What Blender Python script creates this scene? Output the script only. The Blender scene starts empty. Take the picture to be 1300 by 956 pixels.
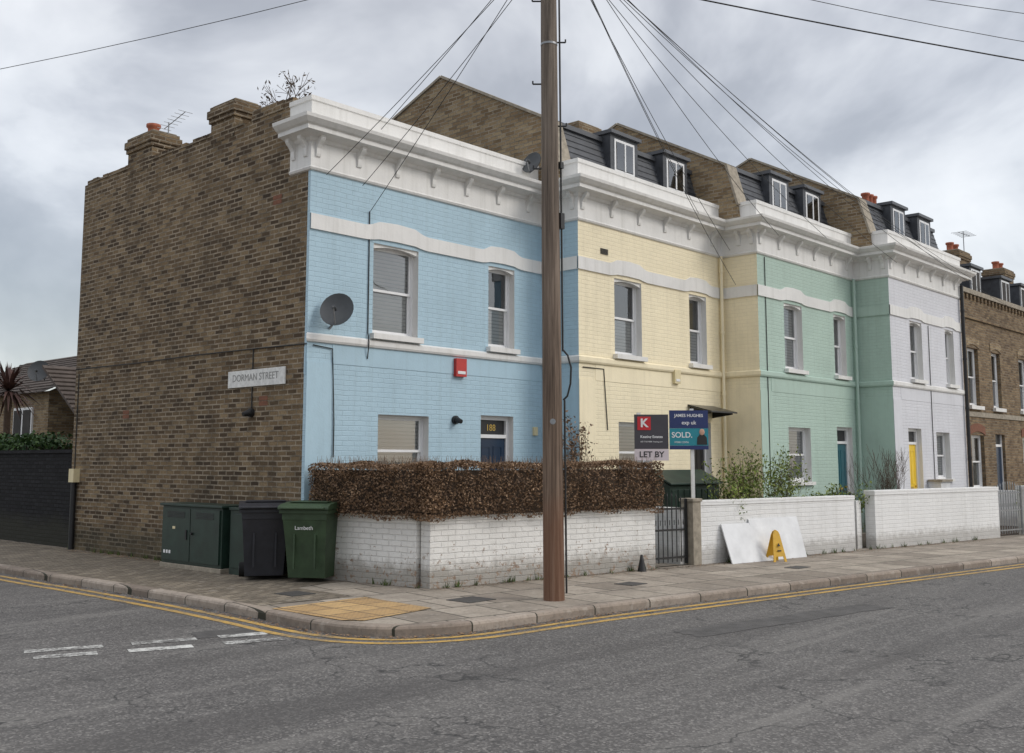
import bpy, math, random
from mathutils import Vector, Matrix, noise as mnoise
random.seed(7)
R=random.random
def U(a,b): return a+(b-a)*random.random()
scene=bpy.context.scene
COL=scene.collection
RZ=-.10   # road level (pavement = 0)

# ------------------------------------------------------------ materials
MATS={}
class NT:
    def __init__(s,name):
        m=bpy.data.materials.new(name); m.use_nodes=True
        s.m=m; s.t=m.node_tree; s.n=s.t.nodes; s.l=s.t.links
        s.b=s.n['Principled BSDF']; MATS[name]=m; s._p=None
    def node(s,typ,**kw):
        x=s.n.new(typ)
        for k,v in kw.items(): setattr(x,k,v)
        return x
    def link(s,a,b): s.l.new(a,b)
    def noise(s,vec,scale,detail=3,rough=.6,dist=0):
        x=s.node('ShaderNodeTexNoise'); x.inputs['Scale'].default_value=scale
        x.inputs['Detail'].default_value=detail; x.inputs['Roughness'].default_value=rough
        x.inputs['Distortion'].default_value=dist
        s.link(vec,x.inputs['Vector']); return x.outputs['Fac']
    def ramp(s,f,stops,interp='LINEAR'):
        x=s.node('ShaderNodeValToRGB'); cr=x.color_ramp; cr.interpolation=interp
        while len(cr.elements)>1: cr.elements.remove(cr.elements[-1])
        for i,(p,c) in enumerate(stops):
            if isinstance(c,(int,float)): c=(c,c,c)
            e=cr.elements[0] if i==0 else cr.elements.new(p)
            e.position=p; e.color=(c[0],c[1],c[2],1)
        s.link(f,x.inputs[0]); return x.outputs[0]
    def mix(s,f,a,b,mode='MIX'):
        x=s.node('ShaderNodeMixRGB',blend_type=mode)
        for i,v in ((0,f),(1,a),(2,b)):
            if isinstance(v,(int,float)): x.inputs[i].default_value=v if i==0 else (v,v,v,1)
            elif isinstance(v,tuple): x.inputs[i].default_value=(v[0],v[1],v[2],1)
            else: s.link(v,x.inputs[i])
        return x.outputs[0]
    def math(s,op,a,b=0.0,clamp=False):
        x=s.node('ShaderNodeMath',operation=op); x.use_clamp=clamp
        for i,v in ((0,a),(1,b)):
            if isinstance(v,(int,float)): x.inputs[i].default_value=v
            else: s.link(v,x.inputs[i])
        return x.outputs[0]
    def mapping(s,vec,scale=(1,1,1),rot=(0,0,0),loc=(0,0,0)):
        x=s.node('ShaderNodeMapping'); x.inputs['Scale'].default_value=scale
        x.inputs['Rotation'].default_value=rot; x.inputs['Location'].default_value=loc
        s.link(vec,x.inputs['Vector']); return x.outputs[0]
    def brick(s,vec,w=.225,h=.075,mortar=.01,c1=0,c2=1,mc=0,smooth=.15,offset=.5):
        x=s.node('ShaderNodeTexBrick'); x.offset=offset
        x.inputs['Scale'].default_value=1; x.inputs['Brick Width'].default_value=w
        x.inputs['Row Height'].default_value=h; x.inputs['Mortar Size'].default_value=mortar
        x.inputs['Mortar Smooth'].default_value=smooth
        x.inputs['Color1'].default_value=(c1,c1,c1,1); x.inputs['Color2'].default_value=(c2,c2,c2,1)
        x.inputs['Mortar'].default_value=(mc,mc,mc,1); s.link(vec,x.inputs['Vector']); return x
    def bump(s,h,strength=.3,dist=.01,prev=None):
        x=s.node('ShaderNodeBump'); x.inputs['Strength'].default_value=strength
        x.inputs['Distance'].default_value=dist; s.link(h,x.inputs['Height'])
        if prev: s.link(prev,x.inputs['Normal'])
        return x.outputs[0]
    def fin(s,col=None,rough=.8,nor=None,metal=0,spec=.5):
        if col is not None:
            if isinstance(col,tuple): s.b.inputs['Base Color'].default_value=(*col,1)
            else: s.link(col,s.b.inputs['Base Color'])
        if isinstance(rough,(int,float)): s.b.inputs['Roughness'].default_value=rough
        else: s.link(rough,s.b.inputs['Roughness'])
        s.b.inputs['Metallic'].default_value=metal
        s.b.inputs['Specular IOR Level'].default_value=spec
        if nor: s.link(nor,s.b.inputs['Normal'])
        return s.m
    def pos(s):
        if s._p is None: s._p=s.node('ShaderNodeNewGeometry').outputs['Position']
        return s._p
    def uv(s): return s.node('ShaderNodeTexCoord').outputs['UV']

def mul(c,k): return tuple(x*k for x in c)
def simple(name,c,rough=.6,var=.15,scale=8,bump=.1,bs=60,metal=0,spec=.5,bd=.004):
    t=NT(name); P=t.pos()
    n=t.noise(P,scale,3,.6)
    col=t.ramp(n,[(.3,mul(c,1-var)),(.7,mul(c,1+var*.6))])
    nb=t.bump(t.noise(P,bs,1),bump,bd) if bump>.05 else None
    return t.fin(col,rough,nb,metal,spec)

def painted(name,c,bricks=True,rough=.6,grime=.35,bstr=.42,gbase=.6,gh=.28,flake=0):
    """masonry paint over brick or render; dirt near ground, faint rain streaks"""
    t=NT(name); P=t.pos(); uv=t.uv()
    col=t.ramp(t.noise(P,1.1,3,.6),[(.25,mul(c,.90)),(.5,c),(.75,mul(c,1.04))])
    nz=t.noise(P,8,4,.7)
    col=t.mix(t.ramp(nz,[(.45,0),(.75,.25)]),col,mul(c,.80))
    st=t.noise(t.mapping(P,(7,7,.35)),1.0,4,.65)
    col=t.mix(t.ramp(st,[(.50,0),(.78,grime*.8)]),col,(c[0]*.55,c[1]*.54,c[2]*.5))
    sep=t.node('ShaderNodeSeparateXYZ'); t.link(P,sep.inputs[0])
    zz=t.math('ADD',sep.outputs[2],t.math('MULTIPLY',nz,-.34))
    g=t.ramp(zz,[(0,gbase),(gh,0)])
    col=t.mix(g,col,(.17,.145,.11))
    nor=None
    if bricks:
        w=t.node('ShaderNodeVectorMath',operation='ADD'); t.link(uv,w.inputs[0])
        nn=t.node('ShaderNodeTexNoise'); nn.inputs['Scale'].default_value=6; nn.inputs['Detail'].default_value=0; t.link(uv,nn.inputs['Vector'])
        ww=t.node('ShaderNodeVectorMath',operation='SCALE'); t.link(nn.outputs['Color'],ww.inputs[0]); ww.inputs['Scale'].default_value=.014
        t.link(ww.outputs[0],w.inputs[1])
        br=t.brick(w.outputs[0],mortar=.008,smooth=.7)
        f=br.outputs['Fac']
        pn=t.ramp(t.noise(P,2.2,2),[(.35,.03),(.68,.26)])
        col=t.mix(t.math('MULTIPLY',f,pn),col,mul(c,.55))
        col=t.mix(.08,col,t.mix(br.outputs['Color'],mul(c,.8),mul(c,1.15)))
        inv=t.math('SUBTRACT',1.0,f)
        h=t.math('ADD',inv,t.math('MULTIPLY',t.noise(P,45,1,.7),.7))
        nor=t.bump(h,bstr,.011)
    else:
        nor=t.bump(t.noise(P,30,1,.7),.2,.008)
    if flake:
        fk=t.ramp(t.math('ADD',t.noise(P,11,5,.75),t.math('MULTIPLY',sep.outputs[2],-.14)),[(.54,0),(.57,1)])
        col=t.mix(t.math('MULTIPLY',fk,flake),col,t.mix(nz,(.20,.11,.07),(.35,.26,.18)))
    return t.fin(col,rough,nor)

def brickmat(name,stops,mortar=(.20,.165,.12),soot=.5,msize=.011,bs=.7,soot_col=(.05,.038,.027),warm=.3):
    t=NT(name); P=t.pos(); uv=t.uv()
    nn=t.node('ShaderNodeTexNoise'); nn.inputs['Scale'].default_value=4; nn.inputs['Detail'].default_value=0; t.link(uv,nn.inputs['Vector'])
    ww=t.node('ShaderNodeVectorMath',operation='SCALE'); t.link(nn.outputs['Color'],ww.inputs[0]); ww.inputs['Scale'].default_value=.014
    w=t.node('ShaderNodeVectorMath',operation='ADD'); t.link(uv,w.inputs[0]); t.link(ww.outputs[0],w.inputs[1])
    br=t.brick(w.outputs[0],mortar=msize,smooth=.25)
    v=t.mix(.22,br.outputs['Color'],t.noise(t.mapping(uv,(6,14,1)),1.0,1,.5))
    c=t.ramp(v,stops)
    big=t.noise(P,.6,5,.66)
    c=t.mix(t.ramp(big,[(.42,0),(.68,soot)]),c,soot_col)
    big2=t.noise(t.mapping(P,(.6,.6,1.7),loc=(7,3,1)),.8,4,.6)
    c=t.mix(t.ramp(big2,[(.48,0),(.72,warm)]),c,(.33,.24,.14))
    fine=t.noise(P,42,2,.75)
    c=t.mix(t.ramp(fine,[(.40,0),(.70,.45)]),c,mul(stops[0][1],.8))
    m=t.mix(t.ramp(t.noise(P,3,4,.7),[(.38,0),(.60,1)]),mul(mortar,.45),mortar)
    c=t.mix(br.outputs['Fac'],c,m)
    inv=t.math('SUBTRACT',1.0,br.outputs['Fac'])
    h=t.math('ADD',inv,t.math('MULTIPLY',fine,.7))
    h=t.math('ADD',h,t.math('MULTIPLY',br.outputs['Color'],.4))
    sep=t.node('ShaderNodeSeparateXYZ'); t.link(P,sep.inputs[0])
    zz=t.math('ADD',sep.outputs[2],t.math('MULTIPLY',big,-.6))
    c=t.mix(t.ramp(zz,[(0,.5),(.3,0)]),c,(.05,.05,.035))
    return t.fin(c,.92,t.bump(h,bs,.012),spec=.25)

STOCK=[(.0,(.036,.026,.018)),(.22,(.088,.059,.036)),(.45,(.155,.105,.060)),(.7,(.225,.158,.090)),(1,(.35,.26,.155))]
brickmat('stock_brick',STOCK,mortar=(.33,.275,.205),soot=.50,msize=.0125)
brickmat('gable_brick',[(0,(.15,.10,.055)),(.4,(.27,.19,.11)),(.7,(.36,.27,.16)),(1,(.44,.35,.22))],mortar=(.34,.29,.22),soot=.28)
brickmat('terrace_brick',[(0,(.09,.06,.04)),(.4,(.20,.135,.08)),(1,(.33,.24,.14))],mortar=(.26,.22,.16),soot=.3)
brickmat('black_brick',[(0,(.012,.012,.014)),(1,(.03,.03,.034))],mortar=(.012,.012,.012),soot=.2,soot_col=(.01,.01,.01),warm=0)
BLUE=(.415,.575,.67); YEL=(.90,.80,.57); GRN=(.43,.56,.485); LAV=(.67,.675,.71)
for nm,c in (('blue',BLUE),('yellow',YEL),('green',GRN),('lavender',LAV)):
    painted(nm+'_paint_brick',c); painted(nm+'_paint_render',c,bricks=False,grime=.3)
painted('white_stucco',(.77,.76,.735),bricks=False,grime=.5,rough=.55)
painted('white_paint_brick',(.80,.79,.76),bricks=True,grime=.4,gbase=.75,gh=.2,bstr=.75,flake=.85)
painted('white_paint_brick_clean',(.80,.80,.79),bricks=True,grime=.35,gbase=.5,gh=.15,bstr=.5)
simple('upvc_white',(.80,.80,.80),.3,.04,5,.02)
simple('slate_dark',(.055,.06,.07),.5,.35,6,.4,30)
simple('lead_grey',(.085,.09,.10),.45,.2,4,.15)
simple('concrete_coping',(.33,.29,.23),.9,.3,10,.4)
simple('terracotta',(.36,.11,.06),.8,.25,12,.3)
simple('repair_brick',(.20,.085,.05),.9,.3,20,.4)
simple('navy_gloss',(.012,.03,.065),.25,.1,5,.02)
simple('teal_gloss',(.03,.12,.15),.3,.1,5,.02)
simple('yellow_gloss',(.85,.58,.04),.3,.08,5,.02)
simple('dark_gloss',(.02,.02,.022),.3,.1,5,.02)
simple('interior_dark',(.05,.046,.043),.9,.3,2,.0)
simple('curtain_white',(.78,.77,.74),.9,.12,12,.2)
simple('galv_metal',(.30,.31,.32),.45,.15,20,.1,metal=.7)
simple('dish_grey',(.055,.06,.065),.5,.15,10,.1)
simple('cable_black',(.02,.02,.02),.6,.1,5,0)
simple('red_box',(.50,.03,.025),.35,.08,10,.02)
simple('cream_box',(.72,.62,.38),.45,.08,10,.02)
simple('gold',(.65,.45,.12),.35,.1,10,.02,metal=.6)
simple('cab_green',(.016,.036,.026),.45,.35,4,.08,80)
simple('bin_green',(.040,.072,.034),.55,.3,5,.12,180)
simple('bin_black',(.020,.021,.028),.5,.3,5,.12,180)
simple('rubber',(.012,.012,.012),.85,.2,20,.2)
simple('iron_black',(.015,.015,.016),.5,.2,20,.2)
simple('iron_cover',(.06,.056,.052),.7,.3,20,.4,60)
simple('soil',(.07,.05,.035),.95,.4,6,.8,20)
simple('caution_yellow',(.62,.36,.03),.5,.15,10,.05)
simple('board_white',(.70,.71,.72),.5,.14,3,.05)
simple('sign_plum',(.055,.05,.06),.4,.08,5,.02)
simple('sign_red',(.55,.02,.03),.4,.08,5,.02)
simple('sign_pale',(.66,.58,.60),.45,.06,5,.02)
simple('sign_navy',(.02,.035,.13),.4,.08,5,.02)
simple('sign_teal',(.02,.24,.30),.4,.08,5,.02)
simple('sign_white',(.78,.78,.78),.45,.05,5,.02)
simple('street_sign_white',(.70,.70,.68),.5,.20,14,.05)
simple('text_black',(.02,.02,.02),.6,.05,5,0)
simple('text_faded',(.28,.28,.27),.6,.3,30,0)
simple('post_white',(.75,.74,.71),.6,.12,9,.1)
simple('bark_brown',(.09,.06,.04),.9,.35,15,.3)
simple('twig_tan',(.20,.13,.08),.9,.3,15,.3)
simple('tile_roof',(.085,.066,.055),.85,.35,4,.6,25)
simple('skin_tone',(.55,.33,.24),.6,.05,5,0)

def leafmat(name,a,b,rough=.6):
    t=NT(name); P=t.pos()
    g=t.node('ShaderNodeNewGeometry')
    c=t.ramp(g.outputs['Random Per Island'],[(0,a),(1,b)])
    c=t.mix(t.ramp(t.noise(P,3.5,2),[(.35,.0),(.65,.5)]),c,mul(a,.6))
    return t.fin(c,rough,spec=.3)
leafmat('hedge_leaf',(.11,.064,.038),(.38,.245,.145))
leafmat('shrub_leaf',(.07,.12,.02),(.28,.33,.07))
leafmat('weed_leaf',(.05,.08,.02),(.14,.19,.05))
leafmat('ivy_leaf',(.015,.045,.012),(.07,.13,.03))
leafmat('cordyline_leaf',(.06,.03,.03),(.16,.09,.07))
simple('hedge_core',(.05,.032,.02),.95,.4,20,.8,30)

t=NT('blind_slats'); P=t.pos()
wv=t.node('ShaderNodeTexWave',wave_type='BANDS',bands_direction='Z'); wv.inputs['Scale'].default_value=5.2
t.link(P,wv.inputs['Vector'])
t.fin(t.ramp(wv.outputs['Fac'],[(.0,(.50,.50,.49)),(.30,(.80,.79,.77)),(1,(.84,.83,.81))]),.7,t.bump(wv.outputs['Fac'],.2,.01))
t=NT('window_glass'); t.n.remove(t.b)
out=[n for n in t.n if n.type=='OUTPUT_MATERIAL'][0]
tr=t.node('ShaderNodeBsdfTransparent'); tr.inputs[0].default_value=(.95,.97,.97,1)
gl=t.node('ShaderNodeBsdfGlossy'); gl.inputs['Roughness'].default_value=.01; gl.inputs[0].default_value=(.95,.97,1,1)
bn=t.bump(t.noise(t.pos(),2.2,0),.15,.02); t.link(bn,gl.inputs['Normal'])
fr=t.node('ShaderNodeFresnel'); fr.inputs['IOR'].default_value=2.3
mx=t.node('ShaderNodeMixShader'); t.link(fr.outputs[0],mx.inputs[0]); t.link(tr.outputs[0],mx.inputs[1]); t.link(gl.outputs[0],mx.inputs[2])
t.link(mx.outputs[0],out.inputs[0])

# asphalt
t=NT('asphalt'); P=t.pos()
big=t.noise(P,.4,5,.65)
c=t.ramp(big,[(.3,(.085,.079,.075)),(.5,(.118,.111,.106)),(.72,(.165,.156,.147))])
ag=t.node('ShaderNodeTexVoronoi'); ag.inputs['Scale'].default_value=60; t.link(P,ag.inputs['Vector'])
c=t.mix(.36,c,t.ramp(ag.outputs['Color'],[(.2,(.02,.02,.02)),(.6,(.115,.11,.105)),(.9,(.44,.42,.39))]))
mid=t.noise(P,10,4,.78)
c=t.mix(t.ramp(mid,[(.48,0),(.70,.55)]),c,(.055,.051,.048))
strk=t.noise(t.mapping(P,(.10,1.5,1),rot=(0,0,math.radians(9.5))),1.3,4,.65)
c=t.mix(t.ramp(strk,[(.50,0),(.64,.5)]),c,(.060,.056,.054))
c=t.mix(t.ramp(strk,[(.32,.45),(.44,0)]),c,(.21,.20,.185))
cr=t.node('ShaderNodeTexVoronoi',feature='DISTANCE_TO_EDGE'); cr.inputs['Scale'].default_value=.6
cw=t.node('ShaderNodeVectorMath',operation='ADD'); t.link(P,cw.inputs[0])
cn=t.node('ShaderNodeTexNoise'); cn.inputs['Scale'].default_value=2.5; cn.inputs['Detail'].default_value=4; t.link(P,cn.inputs['Vector']); t.link(cn.outputs['Color'],cw.inputs[1])
t.link(cw.outputs[0],cr.inputs['Vector'])
ck=t.ramp(cr.outputs['Distance'],[(0,1),(.016,0)])
ckm=t.math('MULTIPLY',ck,t.ramp(big,[(.44,0),(.52,1)]))
c=t.mix(t.math('MULTIPLY',ckm,.85),c,(.025,.025,.025))
t.fin(c,t.ramp(big,[(.3,.66),(.7,.92)]),t.bump(ag.outputs['Distance'],.6,.007),spec=.4)
simple('asphalt_patch',(.082,.078,.075),.88,.35,5,.9,70,bd=.007)

def slabs(name,w,h,stops,rot=0,mortar=.010):
    t=NT(name); P=t.pos()
    M=t.mapping(P,rot=(0,0,rot))
    br=t.brick(M,w,h,mortar,smooth=.2)
    c=t.ramp(br.outputs['Color'],stops)
    c=t.mix(t.ramp(t.noise(P,1.6,4,.7),[(.42,0),(.7,.6)]),c,mul(stops[0][1],.55))
    f2=t.noise(P,18,3,.75)
    c=t.mix(t.ramp(f2,[(.48,0),(.75,.55)]),c,(.09,.078,.06))
    c=t.mix(t.ramp(t.noise(P,7,2,.6),[(.60,0),(.66,.35)]),c,(.42,.38,.33))
    c=t.mix(br.outputs['Fac'],c,(.035,.034,.022))
    h_=t.math('ADD',t.math('SUBTRACT',1.0,br.outputs['Fac']),t.math('MULTIPLY',br.outputs['Color'],.5))
    return t.fin(c,.88,t.bump(h_,.6,.009))
slabs('paving_slabs',.62,.75,[(0,(.24,.202,.162)),(.5,(.325,.28,.228)),(1,(.41,.355,.29))],rot=math.radians(9.5),mortar=.012)
slabs('kerb_granite',.9,.9,[(0,(.23,.185,.15)),(.5,(.32,.265,.215)),(1,(.40,.34,.285))],mortar=.010,rot=math.radians(9.5))
slabs('block_paving',.2,.1,[(0,(.15,.12,.088)),(.5,(.22,.182,.135)),(1,(.30,.25,.185))],rot=0,mortar=.007)
t=NT('tactile_yellow'); P=t.pos()
br=t.brick(P,.4,.4,.010,offset=0)
vo=t.node('ShaderNodeTexVoronoi'); vo.inputs['Scale'].default_value=15; vo.inputs['Randomness'].default_value=0; t.link(P,vo.inputs['Vector'])
dm=t.ramp(vo.outputs['Distance'],[(.25,1),(.40,0)])
c=t.ramp(br.outputs['Color'],[(0,(.38,.235,.10)),(1,(.54,.35,.15))])
nn=t.noise(P,6,5,.7)
c=t.mix(t.ramp(nn,[(.4,0),(.75,.7)]),c,(.22,.155,.09))
c=t.mix(t.math('MULTIPLY',dm,.3),c,(.60,.42,.2))
c=t.mix(br.outputs['Fac'],c,(.06,.05,.035))
t.fin(c,.85,t.bump(dm,.6,.008))
def roadpaint(name,c,wear=(.42,.62)):
    t=NT(name); P=t.pos()
    n=t.noise(P,16,6,.8); n2=t.noise(P,1.8,3,.6)
    s=t.math('ADD',t.math('MULTIPLY',n,.65),t.math('MULTIPLY',n2,.35))
    f=t.ramp(s,[(wear[0],1),(wear[1],0)])
    col=t.mix(f,(.11,.105,.10),c)
    t.fin(col,.75)
roadpaint('road_yellow',(.50,.31,.075),(.45,.63)); roadpaint('road_white',(.62,.62,.59),(.44,.57))
t=NT('pole_timber'); P=t.pos()
g=t.noise(t.mapping(P,(26,26,.7)),1.0,5,.7)
c=t.ramp(g,[(.28,(.035,.022,.015)),(.48,(.14,.088,.058)),(.62,(.23,.155,.108)),(.8,(.32,.24,.18))])
sep=t.node('ShaderNodeSeparateXYZ'); t.link(P,sep.inputs[0])
zz=t.math('MULTIPLY',sep.outputs[2],.125)
c=t.mix(t.ramp(zz,[(.0,.1),(.25,.3),(.75,.8)]),c,t.ramp(g,[(.3,(.07,.06,.05)),(.7,(.26,.225,.19))]))
lo=t.math('ADD',sep.outputs[2],t.math('MULTIPLY',t.noise(P,3),-.8))
c=t.mix(t.ramp(lo,[(.5,.5),(1.6,0)]),c,(.18,.08,.045))
t.fin(c,.85,t.bump(g,.8,.02),spec=.3)

# ------------------------------------------------------------ mesh builder
class MB:
    def __init__(s): s.v=[]; s.f=[]; s.m=[]; s.sm=[]; s.names=[]
    def mi(s,n):
        if n not in s.names: s.names.append(n)
        return s.names.index(n)
    def poly(s,pts,mat,smooth=False,M=None):
        k=len(s.v)
        for p in pts:
            p=Vector(p)
            if M is not None: p=M@p
            s.v.append(p)
        s.f.append(tuple(range(k,k+len(pts)))); s.m.append(s.mi(mat)); s.sm.append(smooth)
    def add(s,verts,faces,mat,smooth=False,M=None):
        k=len(s.v)
        for p in verts:
            p=Vector(p)
            if M is not None: p=M@p
            s.v.append(p)
        mi=s.mi(mat)
        for f in faces: s.f.append(tuple(i+k for i in f)); s.m.append(mi); s.sm.append(smooth)
    def box(s,x0,x1,y0,y1,z0,z1,mat,M=None):
        a=[(x0,y0,z0),(x1,y0,z0),(x1,y1,z0),(x0,y1,z0),(x0,y0,z1),(x1,y0,z1),(x1,y1,z1),(x0,y1,z1)]
        s.add(a,[(3,2,1,0),(4,5,6,7),(0,1,5,4),(1,2,6,5),(2,3,7,6),(3,0,4,7)],mat,False,M)
    def prism(s,pts,vec,mat,M=None,smooth=False):
        n=len(pts); vec=Vector(vec); a=[Vector(p) for p in pts]; b=[p+vec for p in a]
        s.add(a+b,[tuple(range(n-1,-1,-1)),tuple(range(n,2*n))],mat,False,M)
        s.add(a+b,[(i,(i+1)%n,n+(i+1)%n,n+i) for i in range(n)],mat,smooth,M)
    def tube(s,p0,p1,r0,r1,mat,n=8,cap=True,smooth=True):
        p0=Vector(p0);p1=Vector(p1); d=(p1-p0)
        if d.length<1e-6: return
        d.normalize(); a=d.orthogonal().normalized(); b=d.cross(a)
        vs=[]
        for p,r in ((p0,r0),(p1,r1)):
            for i in range(n):
                t_=2*math.pi*i/n; vs.append(p+(a*math.cos(t_)+b*math.sin(t_))*r)
        s.add(vs,[(i,(i+1)%n,n+(i+1)%n,n+i) for i in range(n)],mat,smooth)
        if cap: s.add(vs,[tuple(range(n-1,-1,-1)),tuple(range(n,2*n))],mat)
    def lathe(s,prof,c,mat,n=16,smooth=True,M=None):
        vs=[];m=len(prof)
        for r_,z_ in prof:
            for i in range(n):
                t_=2*math.pi*i/n; vs.append((c[0]+r_*math.cos(t_),c[1]+r_*math.sin(t_),c[2]+z_))
        fs=[(j*n+i,j*n+(i+1)%n,(j+1)*n+(i+1)%n,(j+1)*n+i) for j in range(m-1) for i in range(n)]
        s.add(vs,fs,mat,smooth,M)
        s.add(vs,[tuple(range(n-1,-1,-1)),tuple(range((m-1)*n,m*n))],mat,False,M)
    def obj(s,name,parent=None,bevel=0):
        me=bpy.data.meshes.new(name)
        xs=[p.x for p in s.v];ys=[p.y for p in s.v];zs=[p.z for p in s.v]
        o=Vector(((min(xs)+max(xs))/2,(min(ys)+max(ys))/2,min(zs)))
        me.from_pydata([tuple(p-o) for p in s.v],[],s.f)
        for n in s.names: me.materials.append(MATS[n])
        me.polygons.foreach_set('material_index',s.m)
        me.polygons.foreach_set('use_smooth',s.sm)
        uvl=me.uv_layers.new(name='UVMap'); uvs=[0.0]*(2*len(me.loops))
        me.update()
        for p in me.polygons:
            n=p.normal
            if abs(n.z)>.75: tx=Vector((1,0,0)); ty=Vector((0,1,0))
            else:
                tx=Vector((-n.y,n.x,0)).normalized()
                ty=Vector((0,0,1))
            for li in p.loop_indices:
                co=s.v[me.loops[li].vertex_index]
                uvs[2*li]=co.dot(tx); uvs[2*li+1]=co.dot(ty)
        uvl.data.foreach_set('uv',uvs)
        ob=bpy.data.objects.new(name,me); ob.location=o; COL.objects.link(ob)
        if bevel:
            b=ob.modifiers.new('bevel','BEVEL'); b.width=bevel; b.segments=2; b.limit_method='ANGLE'; b.angle_limit=.7
        if parent:
            ob.parent=parent; ob.matrix_parent_inverse=Matrix.Translation(parent.location).inverted()
        return ob
def empty(name,loc):
    e=bpy.data.objects.new(name,None); e.location=loc; e.empty_display_size=.5; COL.objects.link(e); return e
def text(name,body,size,M,mat,parent,align='CENTER',ext=.002,bold=0):
    c=bpy.data.curves.new(name,'FONT'); c.body=body; c.size=size; c.align_x=align; c.align_y='CENTER'; c.extrude=ext; c.offset=bold
    c.materials.append(MATS[mat]); o=bpy.data.objects.new(name,c); COL.objects.link(o)
    if parent:
        o.parent=parent; o.matrix_parent_inverse=Matrix.Translation(parent.location).inverted()
    o.matrix_basis=M
    return o
def face_M(p,d):
    d=Vector(d).normalized(); up=Vector((0,0,1)); nn=d.cross(up)
    return Matrix((( d.x,up.x,nn.x,p[0]),(d.y,up.y,nn.y,p[1]),(d.z,up.z,nn.z,p[2]),(0,0,0,1)))

def sweep(mb,path,i0,i1,prof,mat,caps=(False,False),zf=None):
    P=[Vector((x,y,0)) for x,y in path]; N=[]
    for a,b in zip(P,P[1:]):
        d=(b-a).normalized(); N.append(Vector((d.y,-d.x,0)))
    def mit(i):
        if i==0: return N[0]
        if i==len(P)-1: return N[-1]
        return (N[i-1]+N[i])/(1+N[i-1].dot(N[i]))
    rings=[[P[i]+mit(i)*o+Vector((0,0,z)) for o,z in prof] for i in range(i0,i1+1)]
    for a,b in zip(rings,rings[1:]):
        for k in range(len(prof)-1): mb.poly([a[k],b[k],b[k+1],a[k+1]],mat)
    if caps[0]: mb.poly(rings[0],mat)
    if caps[1]: mb.poly(rings[-1],mat)
def wall_holes(mb,mat,x0,x1,z0,z1,y,holes,rev=.14,rmat=None):
    xs=sorted(set([x0,x1]+[h[0] for h in holes]+[h[1] for h in holes]))
    zs=sorted(set([z0,z1]+[h[2] for h in holes]+[h[3] for h in holes]))
    for a,b in zip(xs,xs[1:]):
        for c,d in zip(zs,zs[1:]):
            mx,mz=(a+b)/2,(c+d)/2
            if any(h[0]<mx<h[1] and h[2]<mz<h[3] for h in holes): continue
            mb.poly([(a,y,c),(b,y,c),(b,y,d),(a,y,d)],mat)
    for h in holes:
        a,b,c,d=h[:4]; r=rmat or mat; Y=y+rev+.08
        mb.poly([(a,y,c),(a,y,d),(a,Y,d),(a,Y,c)],r); mb.poly([(b,y,c),(b,Y,c),(b,Y,d),(b,y,d)],r)
        mb.poly([(a,y,d),(b,y,d),(b,Y,d),(a,Y,d)],r); mb.poly([(a,y,c),(a,Y,c),(b,Y,c),(b,y,c)],r)
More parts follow.
